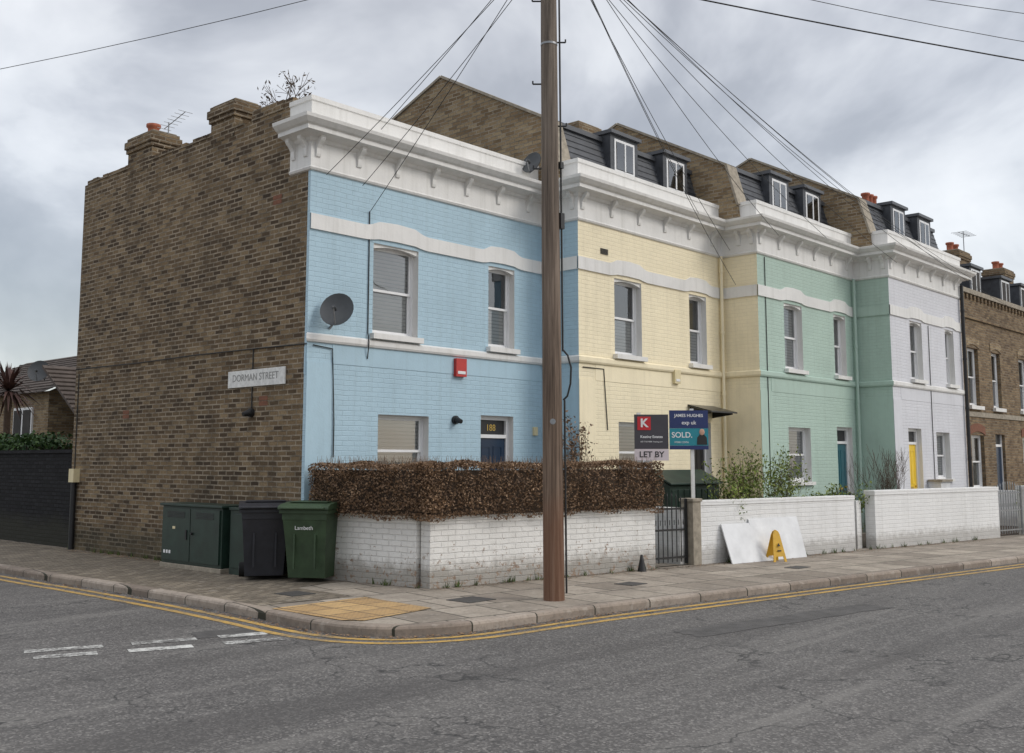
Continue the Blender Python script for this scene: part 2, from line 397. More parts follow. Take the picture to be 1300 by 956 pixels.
def sash(mb,x0,x1,z0,z1,y,rec=.12,blind=None,cover=(0,1),fw=.04,arch=0,bars=False,fm='upvc_white'):
    Y=y+rec; w=fw
    mb.box(x0,x0+w,Y,Y+.09,z0,z1,fm); mb.box(x1-w,x1,Y,Y+.09,z0,z1,fm)
    mb.box(x0+w,x1-w,Y+.001,Y+.09,z1-w,z1,fm); mb.box(x0+w,x1-w,Y-.01,Y+.09,z0,z0+w*1.1,fm)
    zm=(z0+z1)/2; s=.034
    xa,xb=x0+w,x1-w
    for (c,d,yy) in ((zm-.02,z1-w,Y+.015),(z0+w*1.1,zm+.015,Y+.045)):
        mb.box(xa,xa+s,yy,yy+.035,c,d,fm); mb.box(xb-s,xb,yy,yy+.035,c,d,fm)
        mb.box(xa+s,xb-s,yy+.001,yy+.034,d-s,d,fm); mb.box(xa+s,xb-s,yy+.001,yy+.034,c,c+s*1.2,fm)
        mb.poly([(xa+s,yy+.018,c+s),(xb-s,yy+.018,c+s),(xb-s,yy+.018,d-s),(xa+s,yy+.018,d-s)],'window_glass')
        if bars: mb.box((xa+xb)/2-.012,(xa+xb)/2+.012,yy+.005,yy+.03,c+s,d-s,fm)
    if arch:
        n=10; top=z1+.03
        pts=[(x0+(x1-x0)*i/n, top-arch*(2*i/n-1)**2-.055) for i in range(n+1)]
        pg=[(x,y+.03,z) for x,z in pts]+[(x1,y+.03,top),(x0,y+.03,top)]
        mb.prism(pg,(0,.1,0),'white_stucco')
    Z=Y+.5
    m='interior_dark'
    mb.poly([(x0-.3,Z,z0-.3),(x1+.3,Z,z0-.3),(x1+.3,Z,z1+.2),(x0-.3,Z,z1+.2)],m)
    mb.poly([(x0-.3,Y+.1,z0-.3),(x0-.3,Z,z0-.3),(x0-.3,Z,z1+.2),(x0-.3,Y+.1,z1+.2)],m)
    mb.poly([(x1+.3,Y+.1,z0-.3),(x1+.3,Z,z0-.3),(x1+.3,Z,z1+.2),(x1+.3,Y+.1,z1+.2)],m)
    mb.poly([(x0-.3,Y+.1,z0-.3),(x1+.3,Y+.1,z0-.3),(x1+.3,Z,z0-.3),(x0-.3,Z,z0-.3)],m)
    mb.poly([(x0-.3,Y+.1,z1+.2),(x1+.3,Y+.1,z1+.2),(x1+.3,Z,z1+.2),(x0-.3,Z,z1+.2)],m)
    if blind:
        c=z0+(z1-z0)*cover[0]; d=z0+(z1-z0)*cover[1]
        if blind=='curtain':
            for (a,b) in ((x0,x0+(x1-x0)*.36),(x1-(x1-x0)*.36,x1)):
                n=14; ps=[(a+(b-a)*i/n, Y+.115+.014*math.sin(i*2.1)) for i in range(n+1)]
                for p,q in zip(ps,ps[1:]): mb.poly([(p[0],p[1],c),(q[0],q[1],c),(q[0],q[1],d),(p[0],p[1],d)],'curtain_white',True)
        else:
            mb.poly([(x0,Y+.088,c),(x1,Y+.088,c),(x1,Y+.088,d),(x0,Y+.088,d)],blind)

# ------------------------------------------------------------ ground, road, kerb
def cat(pts,n=6):
    out=[];P=[Vector((p[0],p[1],0)) for p in pts]
    for i in range(len(P)-1):
        p0=P[max(0,i-1)];p1=P[i];p2=P[i+1];p3=P[min(len(P)-1,i+2)]
        for k in range(n):
            t_=k/n; a=p1*2;b=(p2-p0)*t_;c=(p0*2-p1*5+p2*4-p3)*t_*t_;d=(p1*3-p0-p2*3+p3)*t_**3
            q=(a+b+c+d)*.5; out.append((q.x,q.y))
    out.append((P[-1].x,P[-1].y)); return out
KP=[(-2.2,60),(-2.2,20),(-2.2,4.5),(-2.15,2),(-2.14,-.75),(-2.2,-2.2),(-2.26,-3.0),(-2.25,-3.6),(-2.08,-4.1),(-1.72,-4.42),(-1.25,-4.6),(-.5,-4.69),(.21,-4.76),(1.24,-4.91),(3.96,-5.36),(10.57,-6.46),(30,-9.7),(70,-16.4)]
kerb=cat(KP,5)
mb=MB(); mb.poly([(-400,-400,RZ-.02),(400,-400,RZ-.02),(400,400,RZ-.02),(-400,400,RZ-.02)],'asphalt'); mb.obj('ground')
def rdir(x,off): return -4.91-.1667*(x-1.24)-off*1.0138
mb=MB(); mb.poly([(-60,rdir(-60,7.3),RZ),(70,rdir(70,7.3),RZ),(70,-10,RZ),(6,60,RZ),(-8.4,60,RZ),(-8.4,-.5,RZ),(-60,rdir(-60,-4),RZ)],'asphalt'); mb.obj('road')
mb=MB(); sweep(mb,kerb,0,len(kerb)-1,[(0.0,-.2),(.004,-.03),(-.008,-.008),(-.03,.003),(-.15,.004),(-.152,-.1)],'kerb_granite'); mb.obj('kerb')
def offs(path,o):
    P=[Vector((x,y)) for x,y in path]; out=[]
    for i,p in enumerate(P):
        a=P[max(0,i-1)];b=P[min(len(P)-1,i+1)]; d=(b-a).normalized(); out.append((p.x+d.y*o,p.y-d.x*o))
    return out
inner=offs(kerb,-.15)
mb=MB(); mb.poly([(x,y,0) for x,y in inner]+[(70,60,0)],'paving_slabs'); mb.obj('pavement')
mb=MB(); mb.poly([(x,y,.004) for x,y in inner if y>-2.1 and y<40]+[(-.75,-2.1,.004),(-.75,-.9,.004),(.0,-.75,.004),(.05,40,.004)],'block_paving'); mb.obj('side_pavement')
mb=MB(); mb.poly([(-2.09,-2.3,.008),(-2.1,-3.55,.008),(-1.95,-3.75,.008),(-.85,-3.6,.008),(-.75,-2.3,.008)],'tactile_yellow'); mb.obj('tactile_paving')
mb=MB()
mb.prism([(-60,rdir(-60,7.3),-.13),(70,rdir(70,7.3),-.13),(70,rdir(70,11),-.13),(-60,rdir(-60,11),-.13)],(0,0,.13),'paving_slabs'); mb.obj('opposite_pavement')
mb=MB(); mb.prism([(-8.4,60,-.13),(-8.4,-.5,-.13),(-9.6,-1.9,-.13),(-60,rdir(-60,-1),-.13),(-60,60,-.13)],(0,0,.12),'paving_slabs'); mb.obj('far_corner_pavement')
mb=MB(); MZ=RZ+.004
for o in (.20,.40):
    a=offs(kerb,o-.045); b=offs(kerb,o+.045)
    for i in range(len(a)-1):
        mb.poly([(*a[i],MZ),(*b[i],MZ),(*b[i+1],MZ),(*a[i+1],MZ)],'road_yellow')
mb.obj('double_yellow_lines')
mb=MB()
for a,b in (((-4.83,-2.36),(-4.2,-2.62)),((-3.95,-2.69),(-3.38,-2.90)),((-3.17,-2.97),(-2.72,-3.12)),((-4.9,-2.72),(-4.4,-2.92)),((-4.16,-3.03),(-3.62,-3.24)),((-3.34,-3.33),(-2.80,-3.53)),
            ((-5.7,-2.02),(-5.1,-2.26)),((-6.6,-1.68),(-6.0,-1.92)),((-7.5,-1.34),(-6.9,-1.58)),((-5.8,-2.34),(-5.2,-2.58)),((-6.7,-2.0),(-6.1,-2.24))):
    d=(Vector(b)-Vector(a)).normalized(); q=Vector((d.y,-d.x))*.085
    mb.poly([(a[0]-q.x,a[1]-q.y,MZ),(b[0]-q.x,b[1]-q.y,MZ),(b[0]+q.x,b[1]+q.y,MZ),(a[0]+q.x,a[1]+q.y,MZ)],'road_white')
mb.obj('give_way_markings')
mb=MB()
for (x,y,w,h,r) in ((1.8,-6.6,3.4,.40,-.17),(-3.0,-2.8,.6,.45,-.35)):
    M=Matrix.Translation((x,y,0))@Matrix.Rotation(r,4,'Z')
    pts=[]
    for i in range(40):
        t_=i/40*4; k=int(t_); f=t_-k
        c=[(-1,-1),(1,-1),(1,1),(-1,1)]; a=c[k];b=c[(k+1)%4]
        pts.append(((a[0]+(b[0]-a[0])*f)*w/2+U(-.03,.03),(a[1]+(b[1]-a[1])*f)*h/2+U(-.03,.03),RZ+.003))
    mb.poly(pts,'asphalt_patch',M=M)
mb.obj('road_repair_patches')
mb=MB()
mb.box(-.25,.2,-3.6,-3.2,.0,.007,'iron_cover'); mb.box(2.4,2.75,-4.0,-3.7,0,.007,'iron_cover'); mb.box(-1.3,-.95,-1.6,-1.2,0,.011,'iron_cover'); mb.box(5.9,6.3,-4.6,-4.35,0,.007,'iron_cover')
mb.obj('inspection_covers')

# ------------------------------------------------------------ houses
path=[(0,.5),(0,0),(5.2,0),(5.2,-.87),(10.05,-.87),(10.05,-1.72),(14.65,-1.72),(14.65,-2.58),(19.3,-2.58),(19.3,-1.6)]
CORN=[(.0,5.93),(.03,5.94),(.045,5.97),(.02,6.0),(.02,6.36),(.05,6.38),(.07,6.42),(.20,6.46),(.25,6.465),(.25,6.53),(.29,6.55),(.35,6.61),(.36,6.66),(.33,6.67),(.04,6.71),(.04,6.98),(.06,6.99),(.06,7.06),(-.22,7.07),(-.22,6.5)]
def wavy(mb,x0,x1,y,cs,mat):
    n=int((x1-x0)/.04); prev=None
    for i in range(n+1):
        x=x0+(x1-x0)*i/n; b=0
        for c,hw in cs:
            d=abs(x-c)/hw
            if d<1: b=max(b,.5-.5*math.cos(math.pi*(1-d)) if d>.55 else .5-.5*math.cos(math.pi*.45)+.10*(1-d/.55))
        b*=.20
        cur=(x,5.05+b*.45,5.28+b)
        if prev:
            a=prev;c_=cur; Y=y-.03
            mb.poly([(a[0],Y,a[1]),(c_[0],Y,c_[1]),(c_[0],Y,c_[2]),(a[0],Y,a[2])],mat)
            mb.poly([(a[0],y,a[1]),(c_[0],y,c_[1]),(c_[0],Y,c_[1]),(a[0],Y,a[1])],mat)
            mb.poly([(a[0],Y,a[2]),(c_[0],Y,c_[2]),(c_[0],y,c_[2]),(a[0],y,a[2])],mat)
        prev=cur
def corbels(mb,p0,p1,ends=(.25,.25),sp=.80,mat='white_stucco'):
    a=Vector((*p0,0));b=Vector((*p1,0)); L=(b-a).length; d=(b-a).normalized(); nn=Vector((d.y,-d.x,0))
    k=max(1,round((L-ends[0]-ends[1])/sp))
    prof=[(.02,6.14),(.045,6.15),(.055,6.19),(.06,6.27),(.09,6.32),(.14,6.37),(.16,6.40),(.16,6.46),(.02,6.46)]
    for i in range(k+1):
        s=ends[0]+(L-ends[0]-ends[1])*i/k if k else L/2
        c=a+d*(s-.04)
        mb.prism([c+nn*o+Vector((0,0,z)) for o,z in prof],d*.08,mat)
def downpipe(mb,x,y,z0,z1,mat,r=.035):
    mb.tube((x,y,z0),(x,y,z1),r,r,mat,10)
    z=z0+.4
    while z<z1: mb.tube((x,y,z),(x,y,z+.05),r+.012,r+.012,mat,10); z+=1.3

def house(name,key,i,x0,x1,y,wins,gf,door,doormat,dormers,roof=True,blinds=None):
    e=empty(name,((x0+x1)/2,y+3.5,0))
    pb=key+'_paint_brick'; pr=key+'_paint_render'
    holes=[(w[0],w[1],3.60,5.02) for w in wins]+[(gf[0],gf[1],gf[2],2.36)]+[(door[0],door[1],0.0,2.42)]
    mb=MB()
    wall_holes(mb,pb,x0,x1,0,6.6,y,holes,.14,'white_stucco')
    ynext=path[i*2+3][1] if i*2+3<len(path) else y+1
    if ynext<y:
        mb.poly([(x1,y,0),(x1,ynext,0),(x1,ynext,6.6),(x1,y,6.6)],pb)
        mb.poly([(x1-.006,y,0),(x1-.006,ynext,0),(x1-.006,ynext,3.1),(x1-.006,y,3.1)],pr)
    mb.poly([(x0,7.35,0),(x1,7.35,0),(x1,7.35,6.9),(x0,7.35,6.9)],'stock_brick')
    mb.box(x0+.002,x0+.46,y-.008,y+.01,0.0,3.09,pr)
    mb.box(x0+.462,x1-.002,y-.006,y+.01,3.08,3.37,pr)
    mb.obj('walls',e)
    mb=MB()
    sweep(mb,path,i*2+1,i*2+3 if i<3 else i*2+2,CORN,'white_stucco')
    if i==0: sweep(mb,path,0,1,CORN,'white_stucco',caps=(True,False))
    if i==3: sweep(mb,path,8,9,CORN,'white_stucco',caps=(False,True))
    corbels(mb,(x0,y),(x1,y),(.10,.40))
    if ynext<y: corbels(mb,(x1,y),(x1,ynext),(.45,.10),.9)
    if i==0: corbels(mb,(0,.5),(0,0),(.10,.10),sp=.3)
    bandm='white_stucco'
    SB=[(0,3.37),(.035,3.38),(.05,3.41),(.05,3.48),(.0,3.51)]
    sweep(mb,path,i*2+1,i*2+3 if i<3 else i*2+2,SB,bandm if key in('blue','lavender') else pr)
    if ynext<y:
        rm=bandm if key!='green' else pr
        mb.poly([(x1-.03,y,5.05),(x1-.03,ynext,5.05),(x1-.03,ynext,5.28),(x1-.03,y,5.28)],rm)
        mb.poly([(x1-.03,y,5.05),(x1-.03,ynext,5.05),(x1,ynext,5.05),(x1,y,5.05)],rm)
    wavy(mb,x0-(.03 if i else 0),x1-.035 if ynext<y else x1,y,[((w[0]+w[1])/2,(w[1]-w[0])/2+.22) for w in wins],bandm)
    for w in wins:
        mb.box(w[0]-.05,w[1]+.05,y-.10,y+.05,3.515,3.60,bandm)
    mb.box(gf[0]-.05,gf[1]+.05,y-.07,y+.05,gf[2]-.07,gf[2],bandm)
    mb.obj('cornice_and_mouldings',e)
    mb=MB(); bl=blinds or ['blind_slats',None,'blind_slats']
    for k,w in enumerate(wins):
        cv=(0,1)
        if bl[k]=='blind_slats': cv=(.0,.52) if (key=='yellow' or k==1) else (0,.99)
        sash(mb,w[0],w[1],3.60,5.02,y,.13,bl[k],cv,arch=.055)
    sash(mb,gf[0],gf[1],gf[2],2.36,y,.13,bl[2],(0,.99))
    mb.obj('windows',e)
    mb=MB(); a,b=door; Y=y+.13; fm='upvc_white'
    mb.box(a,a+.07,Y-.02,Y+.08,.1,2.42,fm); mb.box(b-.07,b,Y-.02,Y+.08,.1,2.42,fm); mb.box(a+.07,b-.07,Y-.02,Y+.08,2.35,2.42,fm)
    mb.box(a+.07,b-.07,Y-.021,Y+.08,2.04,2.10,fm)
    mb.poly([(a+.07,Y+.03,2.1),(b-.07,Y+.03,2.1),(b-.07,Y+.03,2.35),(a+.07,Y+.03,2.35)],'dark_gloss')
    mb.box(a+.07,b-.07,Y+.01,Y+.06,.12,2.04,doormat)
    mm=(a+b)/2
    for (p,q) in ((a+.15,mm-.04),(mm+.04,b-.15)):
        for (c,d) in ((.3,.95),(1.1,1.9)):
            for (u0,u1,v0,v1) in ((p,q,c,c+.02),(p,q,d-.02,d),(p,p+.02,c+.021,d-.021),(q-.02,q,c+.021,d-.021)): mb.box(u0,u1,Y+.002,Y+.02,v0,v1,doormat)
    mb.box(mm-.12,mm+.12,Y,Y+.012,.98,1.04,'gold'); mb.tube((b-.16,Y-.03,1.05),(b-.16,Y+.02,1.05),.025,.02,'gold')
    mb.box(a-.05,b+.05,y-.15,y+.2,0,.11,'concrete_coping')
    mb.obj('door',e)
    if key=='blue': text('door_number','188',.16,face_M((mm,Y+.026,2.215),(1,0,0)),'gold',e)
    mb=MB()
    if roof:
        ya=y+.3
        mb.poly([(x0+.1,ya,6.6),(x1+.1,ya,6.6),(x1+.1,ya+.36,7.87),(x0+.1,ya+.36,7.87)],'slate_dark')
        mb.box(x0+.1,x1+.1,ya+.30,ya+.42,7.86,7.95,'lead_grey')
        mb.poly([(x0+.1,ya+.4,7.93),(x1+.1,ya+.4,7.93),(x1+.1,7.35,7.93),(x0+.1,7.35,7.93)],'lead_grey')
        mb.poly([(x0,7.35,6.9),(x1,7.35,6.9),(x1,7.35,7.93),(x0,7.35,7.93)],'gable_brick')
        for r_ in range(9):
            f=.12+r_*.1; zz=6.6+1.27*f; yy=ya+.36*f
            mb.box(x0+.1,x1+.1,yy-.012,yy+.01,zz,zz+.012,'slate_dark')
        for d in dormers:
            a,b=d; y0=y+.42; zt=8.0
            mb.box(a,b,y0,y0+1.4,7.05,zt,'slate_dark')
            mb.box(a-.05,b+.05,y0-.07,y0+1.5,zt,zt+.07,'lead_grey')
            mb.box(a+.12,b-.12,y0-.012,y0+.02,7.25,zt-.08,'upvc_white')
            mb.poly([(a+.18,y0-.02,7.32),((a+b)/2-.02,y0-.02,7.32),((a+b)/2-.02,y0-.02,zt-.14),(a+.18,y0-.02,zt-.14)],'window_glass')
            mb.poly([((a+b)/2+.02,y0-.02,7.32),(b-.18,y0-.02,7.32),(b-.18,y0-.02,zt-.14),((a+b)/2+.02,y0-.02,zt-.14)],'window_glass')
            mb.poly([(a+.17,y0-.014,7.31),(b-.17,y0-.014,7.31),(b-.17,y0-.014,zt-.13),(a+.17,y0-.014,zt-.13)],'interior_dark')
            mb.box((a+b)/2-.02,(a+b)/2+.02,y0-.03,y0-.013,7.31,zt-.13,'upvc_white')
    else:
        mb.poly([(x0,y+.2,6.72),(x1,y+.2,6.72),(x1,7.3,6.6),(x0,7.3,6.6)],'lead_grey')
    mb.obj('roof',e)
    return e
def flank(e,x,y0):
    mb=MB()
    pr=[(.32,6.6),(.36,7.0),(.62,7.90),(3.45,9.42),(5.0,8.82),(8.1,7.7),(8.1,6.3)]
    mb.prism([(x-.12,y0+a,z) for a,z in pr],(.34,0,0),'gable_brick')
    for (a,b) in zip(pr[1:5],pr[2:6]):
        A=Vector((x-.15,y0+a[0],a[1]+.002)); B=Vector((x-.15,y0+b[0],b[1]+.002)); up=Vector((0,-(b[1]-a[1]),(b[0]-a[0]))).normalized()*.05
        mb.prism([A,B,B+up,A+up],(.40,0,0),'concrete_coping')
    mb.obj('party_wall',e)
def chimney(e,x0,x1,y0,y1,z0,z1,pots,mat='stock_brick',name='chimney_stack'):
    mb=MB(); mb.box(x0,x1,y0,y1,z0,z1-.28,mat); mb.box(x0-.03,x1+.03,y0-.03,y1+.03,z1-.28,z1-.20,mat)
    mb.box(x0-.055,x1+.055,y0-.055,y1+.055,z1-.20,z1-.07,mat); mb.box(x0-.02,x1+.02,y0-.02,y1+.02,z1-.07,z1,mat)
    mb.prism([(x0+.02,y0+.02,z1),(x1-.02,y0+.02,z1),(x1-.02,y1-.02,z1),(x0+.02,y1-.02,z1)],(0,0,.03),'concrete_coping')
    for (px,py,h) in pots:
        mb.lathe([(.11,0),(.12,.04),(.10,.08),(.10,h-.08),(.13,h-.05),(.13,h),(.09,h),(.09,h-.06)],(px,py,z1),'terracotta',14)
    return mb.obj(name,e)

blue=house('blue_terraced_house','blue',0,0,5.2,0,[(1.22,2.16),(3.80,4.47)],(1.36,2.42,1.25),(3.62,4.44),'navy_gloss',[],roof=False,
   blinds=['blind_slats','blind_slats','blind_slats'])
yel=house('yellow_terraced_house','yellow',1,5.2,10.05,-.87,[(6.26,7.12),(8.78,9.42)],(6.35,7.4,1.25),(8.75,9.5),'dark_gloss',[(6.75,7.65),(8.55,9.45)],blinds=['blind_slats','blind_slats','blind_slats'])
grn=house('green_terraced_house','green',2,10.05,14.65,-1.72,[(11.15,11.97),(13.52,14.14)],(11.2,12.2,1.2),(13.5,14.3),'teal_gloss',[(11.45,12.35),(13.05,13.95)],blinds=['blind_slats','curtain','blind_slats'])
lav=house('pale_grey_terraced_house','lavender',3,14.65,19.3,-2.58,[(15.8,16.55),(18.1,18.7)],(17.2,18.1,1.2),(15.45,16.25),'yellow_gloss',[(16.0,16.9),(17.7,18.6)],blinds=['curtain','curtain','blind_slats'])
flank(yel,5.2,-.87); flank(grn,10.05,-1.72); flank(lav,14.65,-2.58)
chimney(yel,8.7,9.5,1.9,2.7,7.9,9.25,[(8.95,2.3,.01)],'gable_brick')
chimney(lav,18.7,19.5,-.6,.0,7.0,8.75,[(18.85,-.3,.4),(19.1,-.3,.4),(19.35,-.3,.4)],'terrace_brick')

mb=MB()
mb.poly([(0,0.06,0),(0,7.35,0),(0,7.35,7.02),(0,0.5,7.02),(0,.5,6.72),(0,.06,6.72)],'stock_brick')
mb.poly([(0,0,0),(0,.06,0),(0,.06,6.72),(0,0,6.72)],'blue_paint_brick')
mb.poly([(0,7.35,0),(.33,7.35,0),(.33,7.35,7.02),(0,7.35,7.02)],'stock_brick')
mb.poly([(.33,7.35,6.5),(.33,.2,6.5),(.33,.2,7.02),(.33,7.35,7.02)],'stock_brick')
mb.poly([(0,.2,7.02),(.33,.2,7.02),(.33,7.35,7.02),(0,7.35,7.02)],'concrete_coping')
y=.5
while y<7.3:
    w=U(.2,.23); h=random.choice([.075,.08,.08,.15,.16,.0]) if y<2.0 else random.choice([.07,.075,.08,.075,.04])
    if y<7.1 and h>0: mb.box(-.012+U(-.006,.006),.34,y,y+w-.012,7.022,7.02+h,'stock_brick')
    y+=w
for (a,z) in ((.72,5.55),(.95,2.48),(5.2,2.4)):
    for k in range(2): mb.box(-.004,.01,a,a+.22,z+k*.078,z+.066+k*.078,'repair_brick')
mb.box(-.012,.02,.02,.05,2.9,3.3,'blue_paint_render')
mb.obj('side_wall',blue)
chimney(blue,-.01,.5,4.75,5.62,6.9,7.58,[(.22,5.15,.24)],'stock_brick')
chimney(blue,-.01,.46,2.08,2.78,6.9,7.52,[],'stock_brick','chimney_stack_tall')
mb=MB(); mb.box(.0,.45,.5,.95,7.02,7.17,'stock_brick'); mb.box(0.01,.40,.97,1.6,7.1,7.2,'stock_brick'); mb.obj('parapet_pier',blue)
mb=MB()
mb.tube((.3,4.75,7.4),(.3,4.75,7.80),.012,.012,'galv_metal',6); mb.tube((.35,5.0,7.74),(.2,4.0,7.80),.008,.008,'galv_metal',6)
for k in range(7):
    q=Vector((.35,5.0,7.74)).lerp(Vector((.2,4.0,7.80)),k/6); mb.tube(q+Vector((-.14,0,0)),q+Vector((.14,0,0)),.005,.005,'galv_metal',5)
mb.obj('tv_aerial')
ns=empty('street_name_sign',(-.02,1.24,2.9)); mb=MB(); mb.box(-.03,-.004,.49,2.0,2.78,3.04,'street_sign_white'); mb.obj('plate',ns,.004)
text('lettering','DORMAN STREET',.155,face_M((-.031,1.26,2.92),(0,-1,0)),'text_faded',ns)
wires=bpy.data.curves.new('wall_cables','CURVE'); wires.dimensions='3D'; wires.bevel_depth=.009; wires.materials.append(MATS['cable_black'])
def spl(cu,pts):
    s=cu.splines.new('POLY'); s.points.add(len(pts)-1)
    for p,q in zip(s.points,pts): p.co=(*q,1)
spl(wires,[(-.012,7.34,3.40),(-.012,5,3.37),(-.012,3,3.38),(-.012,1.2,3.36),(-.012,.0,3.34)])
spl(wires,[(-.015,1.35,2.4),(-.012,1.35,3.36)])
spl(wires,[(1.12,-.015,5.5),(1.12,-.015,3.6),(1.1,-.07,3.45),(1.12,-.015,3.2)])
spl(wires,[(.1,-.02,3.33),(.45,-.02,3.3),(.5,-.02,2.2),(.5,-.02,1.7)])
spl(wires,[(5.3,-.885,3.3),(5.9,-.885,3.3),(6.0,-.885,2.2)])
spl(wires,[(10.35,-1.735,5.9),(10.35,-1.735,1.2)]); spl(wires,[(16.95,-2.595,5.0),(16.95,-2.595,1.2)])
spl(wires,[(-.012,7.2,3.3),(-.012,7.2,.2)])
wo=bpy.data.objects.new('wall_cables',wires); COL.objects.link(wo); wo.parent=blue; wo.matrix_parent_inverse=Matrix.Translation(blue.location).inverted()
def bulkhead(name,p,d):
    mb=MB(); p=Vector(p); d=Vector(d)
    mb.tube(p,p+d*.05,.07,.07,'iron_black',14); mb.tube(p+d*.05,p+d*.16+Vector((0,0,-.03)),.055,.035,'iron_black',14)
    mb.obj(name)
bulkhead('security_light',(0,1.35,2.38),(-1,0,0)); bulkhead('security_light',(3.0,0,2.32),(0,-1,0))
def alarm(name,x,z,y,mat,w=.25,h=.3):
    mb=MB(); mb.prism([(x,y-.001,z),(x+w,y-.001,z),(x+w,y-.001,z+h),(x,y-.001,z+h)],(0,-.07,0),mat)
    mb.box(x+.03,x+w-.03,y-.078,y-.07,z+.04,z+.09,'sign_white'); mb.obj(name,None,.015)
alarm('alarm_box',2.97,3.04,0,'red_box',.24,.30); alarm('alarm_box',8.12,3.16,-.87,'cream_box',.2,.27)
mb=MB(); mb.prism([(4.95,-.001,2.1),(5.05,-.001,2.1),(5.05,-.001,2.25),(4.95,-.001,2.25)],(0,-.04,0),'cream_box'); mb.obj('doorbell_box')
mb=MB()
for k in range(5): mb.box(5.85,6.07,-.885,-.871,5.42+k*.022,5.434+k*.022,'cable_black')
mb.obj('vent_grille')
mb=MB(); downpipe(mb,9.93,-.94,0,5.95,'yellow_paint_render'); mb.obj('downpipe',yel)
mb=MB(); downpipe(mb,14.5,-1.8,0,5.95,'green_paint_render'); mb.obj('downpipe',grn)
mb=MB(); downpipe(mb,19.25,-2.66,0,6.3,'iron_black',.045); mb.obj('downpipe',lav)
mb=MB(); mb.tube((-.06,7.1,0),(-.06,7.1,1.3),.05,.05,'iron_black',10); mb.box(-.12,0,7.0,7.2,1.25,1.5,'cream_box'); mb.obj('waste_pipe',blue)
def dish(name,c,aim,r,base):
    mb=MB(); aim=Vector(aim).normalized(); M=Matrix.Translation(c)@aim.to_track_quat('Z','Y').to_matrix().to_4x4()
    prof=[(.001,0)]+[(r*k/6,.28*r*(k/6)**2) for k in range(1,7)]; n=24
    for sgn in (0,-.012):
        vs=[]
        for rr,zz in prof:
            for i in range(n): a=2*math.pi*i/n; vs.append((rr*math.cos(a),rr*1.08*math.sin(a),zz+sgn))
        mb.add(vs,[(j*n+i,j*n+(i+1)%n,(j+1)*n+(i+1)%n,(j+1)*n+i) for j in range(6) for i in range(n)],'dish_grey',True,M)
    f=M@Vector((0,-r*.2,r*.95)); mb.tube(M@Vector((0,-r*.95,r*.2)),f,.012,.012,'galv_metal',6); mb.tube(f,f-aim*.09,.03,.035,'dish_grey',8)
    c=Vector(c); mb.tube(c-aim*.01,c-aim*.10,.04,.03,'galv_metal',8); mb.tube(c-aim*.10,Vector(base),.02,.02,'galv_metal',8)
    mb.obj(name)
dish('satellite_dish',(.33,-.28,3.82),(-.75,-.55,.38),.25,(.40,0,3.6))
dish('satellite_dish',(4.75,-.20,7.0),(-.9,-.1,.35),.20,(4.85,-.04,6.9))
mb=MB()
for x in (8.72,9.55): mb.prism([(x,-.88,2.52),(x,-1.35,2.58),(x,-1.35,2.61),(x,-.88,2.72)],(.02,0,0),'iron_black')
mb.prism([(8.65,-.875,2.74),(8.65,-1.42,2.60),(8.65,-1.42,2.63),(8.65,-.875,2.77)],(.98,0,0),'dark_gloss'); mb.obj('door_canopy',yel)

# brick terrace beyond
e=empty('brick_terraced_houses',(25,0,0)); mb=MB(); X0,X1,Y=19.3,37.0,-2.4
wins=[];gfs=[];doors=[]
x=20.2
while x<36:
    wins+= [(x,x+.85,3.15,4.75),(x+1.95,x+2.7,3.15,4.75)]
    gfs+=[(x,x+1.0,.9,2.35)]; doors+=[(x+1.95,x+2.75,0,2.4)]; x+=4.4
wall_holes(mb,'terrace_brick',X0,X1,0,6.25,Y,wins+gfs+doors,.12,'terrace_brick')
mb.box(X0,X1,Y-.08,Y+.2,6.25,6.38,'concrete_coping'); mb.box(X0,X1,Y-.05,Y+.02,5.55,5.66,'terrace_brick'); mb.box(X0,X1,Y-.03,Y+.02,2.85,2.98,'concrete_coping')
for k in range(int((X1-X0)/.3)): mb.box(X0+k*.3+.05,X0+k*.3+.17,Y-.05,Y+.02,6.12,6.24,'terrace_brick')
mb.poly([(X0,Y+.2,6.3),(X1,Y+.2,6.3),(X1,Y+3.6,8.1),(X0,Y+3.6,8.1)],'slate_dark'); mb.poly([(X0,7.35,6.3),(X1,7.35,6.3),(X1,Y+3.6,8.1),(X0,Y+3.6,8.1)],'slate_dark')
mb.poly([(X1,Y,0),(X1,7.35,0),(X1,7.35,6.3),(X1,Y+3.6,8.1),(X1,Y,6.3)],'terrace_brick'); mb.poly([(X0,7.35,0),(X1,7.35,0),(X1,7.35,6.3),(X0,7.35,6.3)],'terrace_brick')
mb.poly([(X0+.01,Y,0),(X0+.01,7.35,0),(X0+.01,7.35,6.3),(X0+.01,Y+3.6,8.1),(X0+.01,Y,6.3)],'terrace_brick')
mb.obj('walls_and_roof',e)
mb=MB()
for w in wins+gfs:
    sash(mb,w[0],w[1],w[2],w[3],Y,.1,random.choice(['curtain','blind_slats','curtain']),(0,1))
    mb.box(w[0]-.08,w[1]+.08,Y-.09,Y+.05,w[2]-.1,w[2],'white_stucco')
    n=8; a,b,z=w[0]-.1,w[1]+.1,w[3]
    lo=[(a+(b-a)*i/n,Y-.02,z+.10*(1-(2*i/n-1)**2)+.0) for i in range(n+1)]; hi=[(p[0],p[1],p[2]+.22) for p in lo]
    mb.prism(lo+hi[::-1],(0,.03,0),'gable_brick' if w[3]>3 else 'repair_brick')
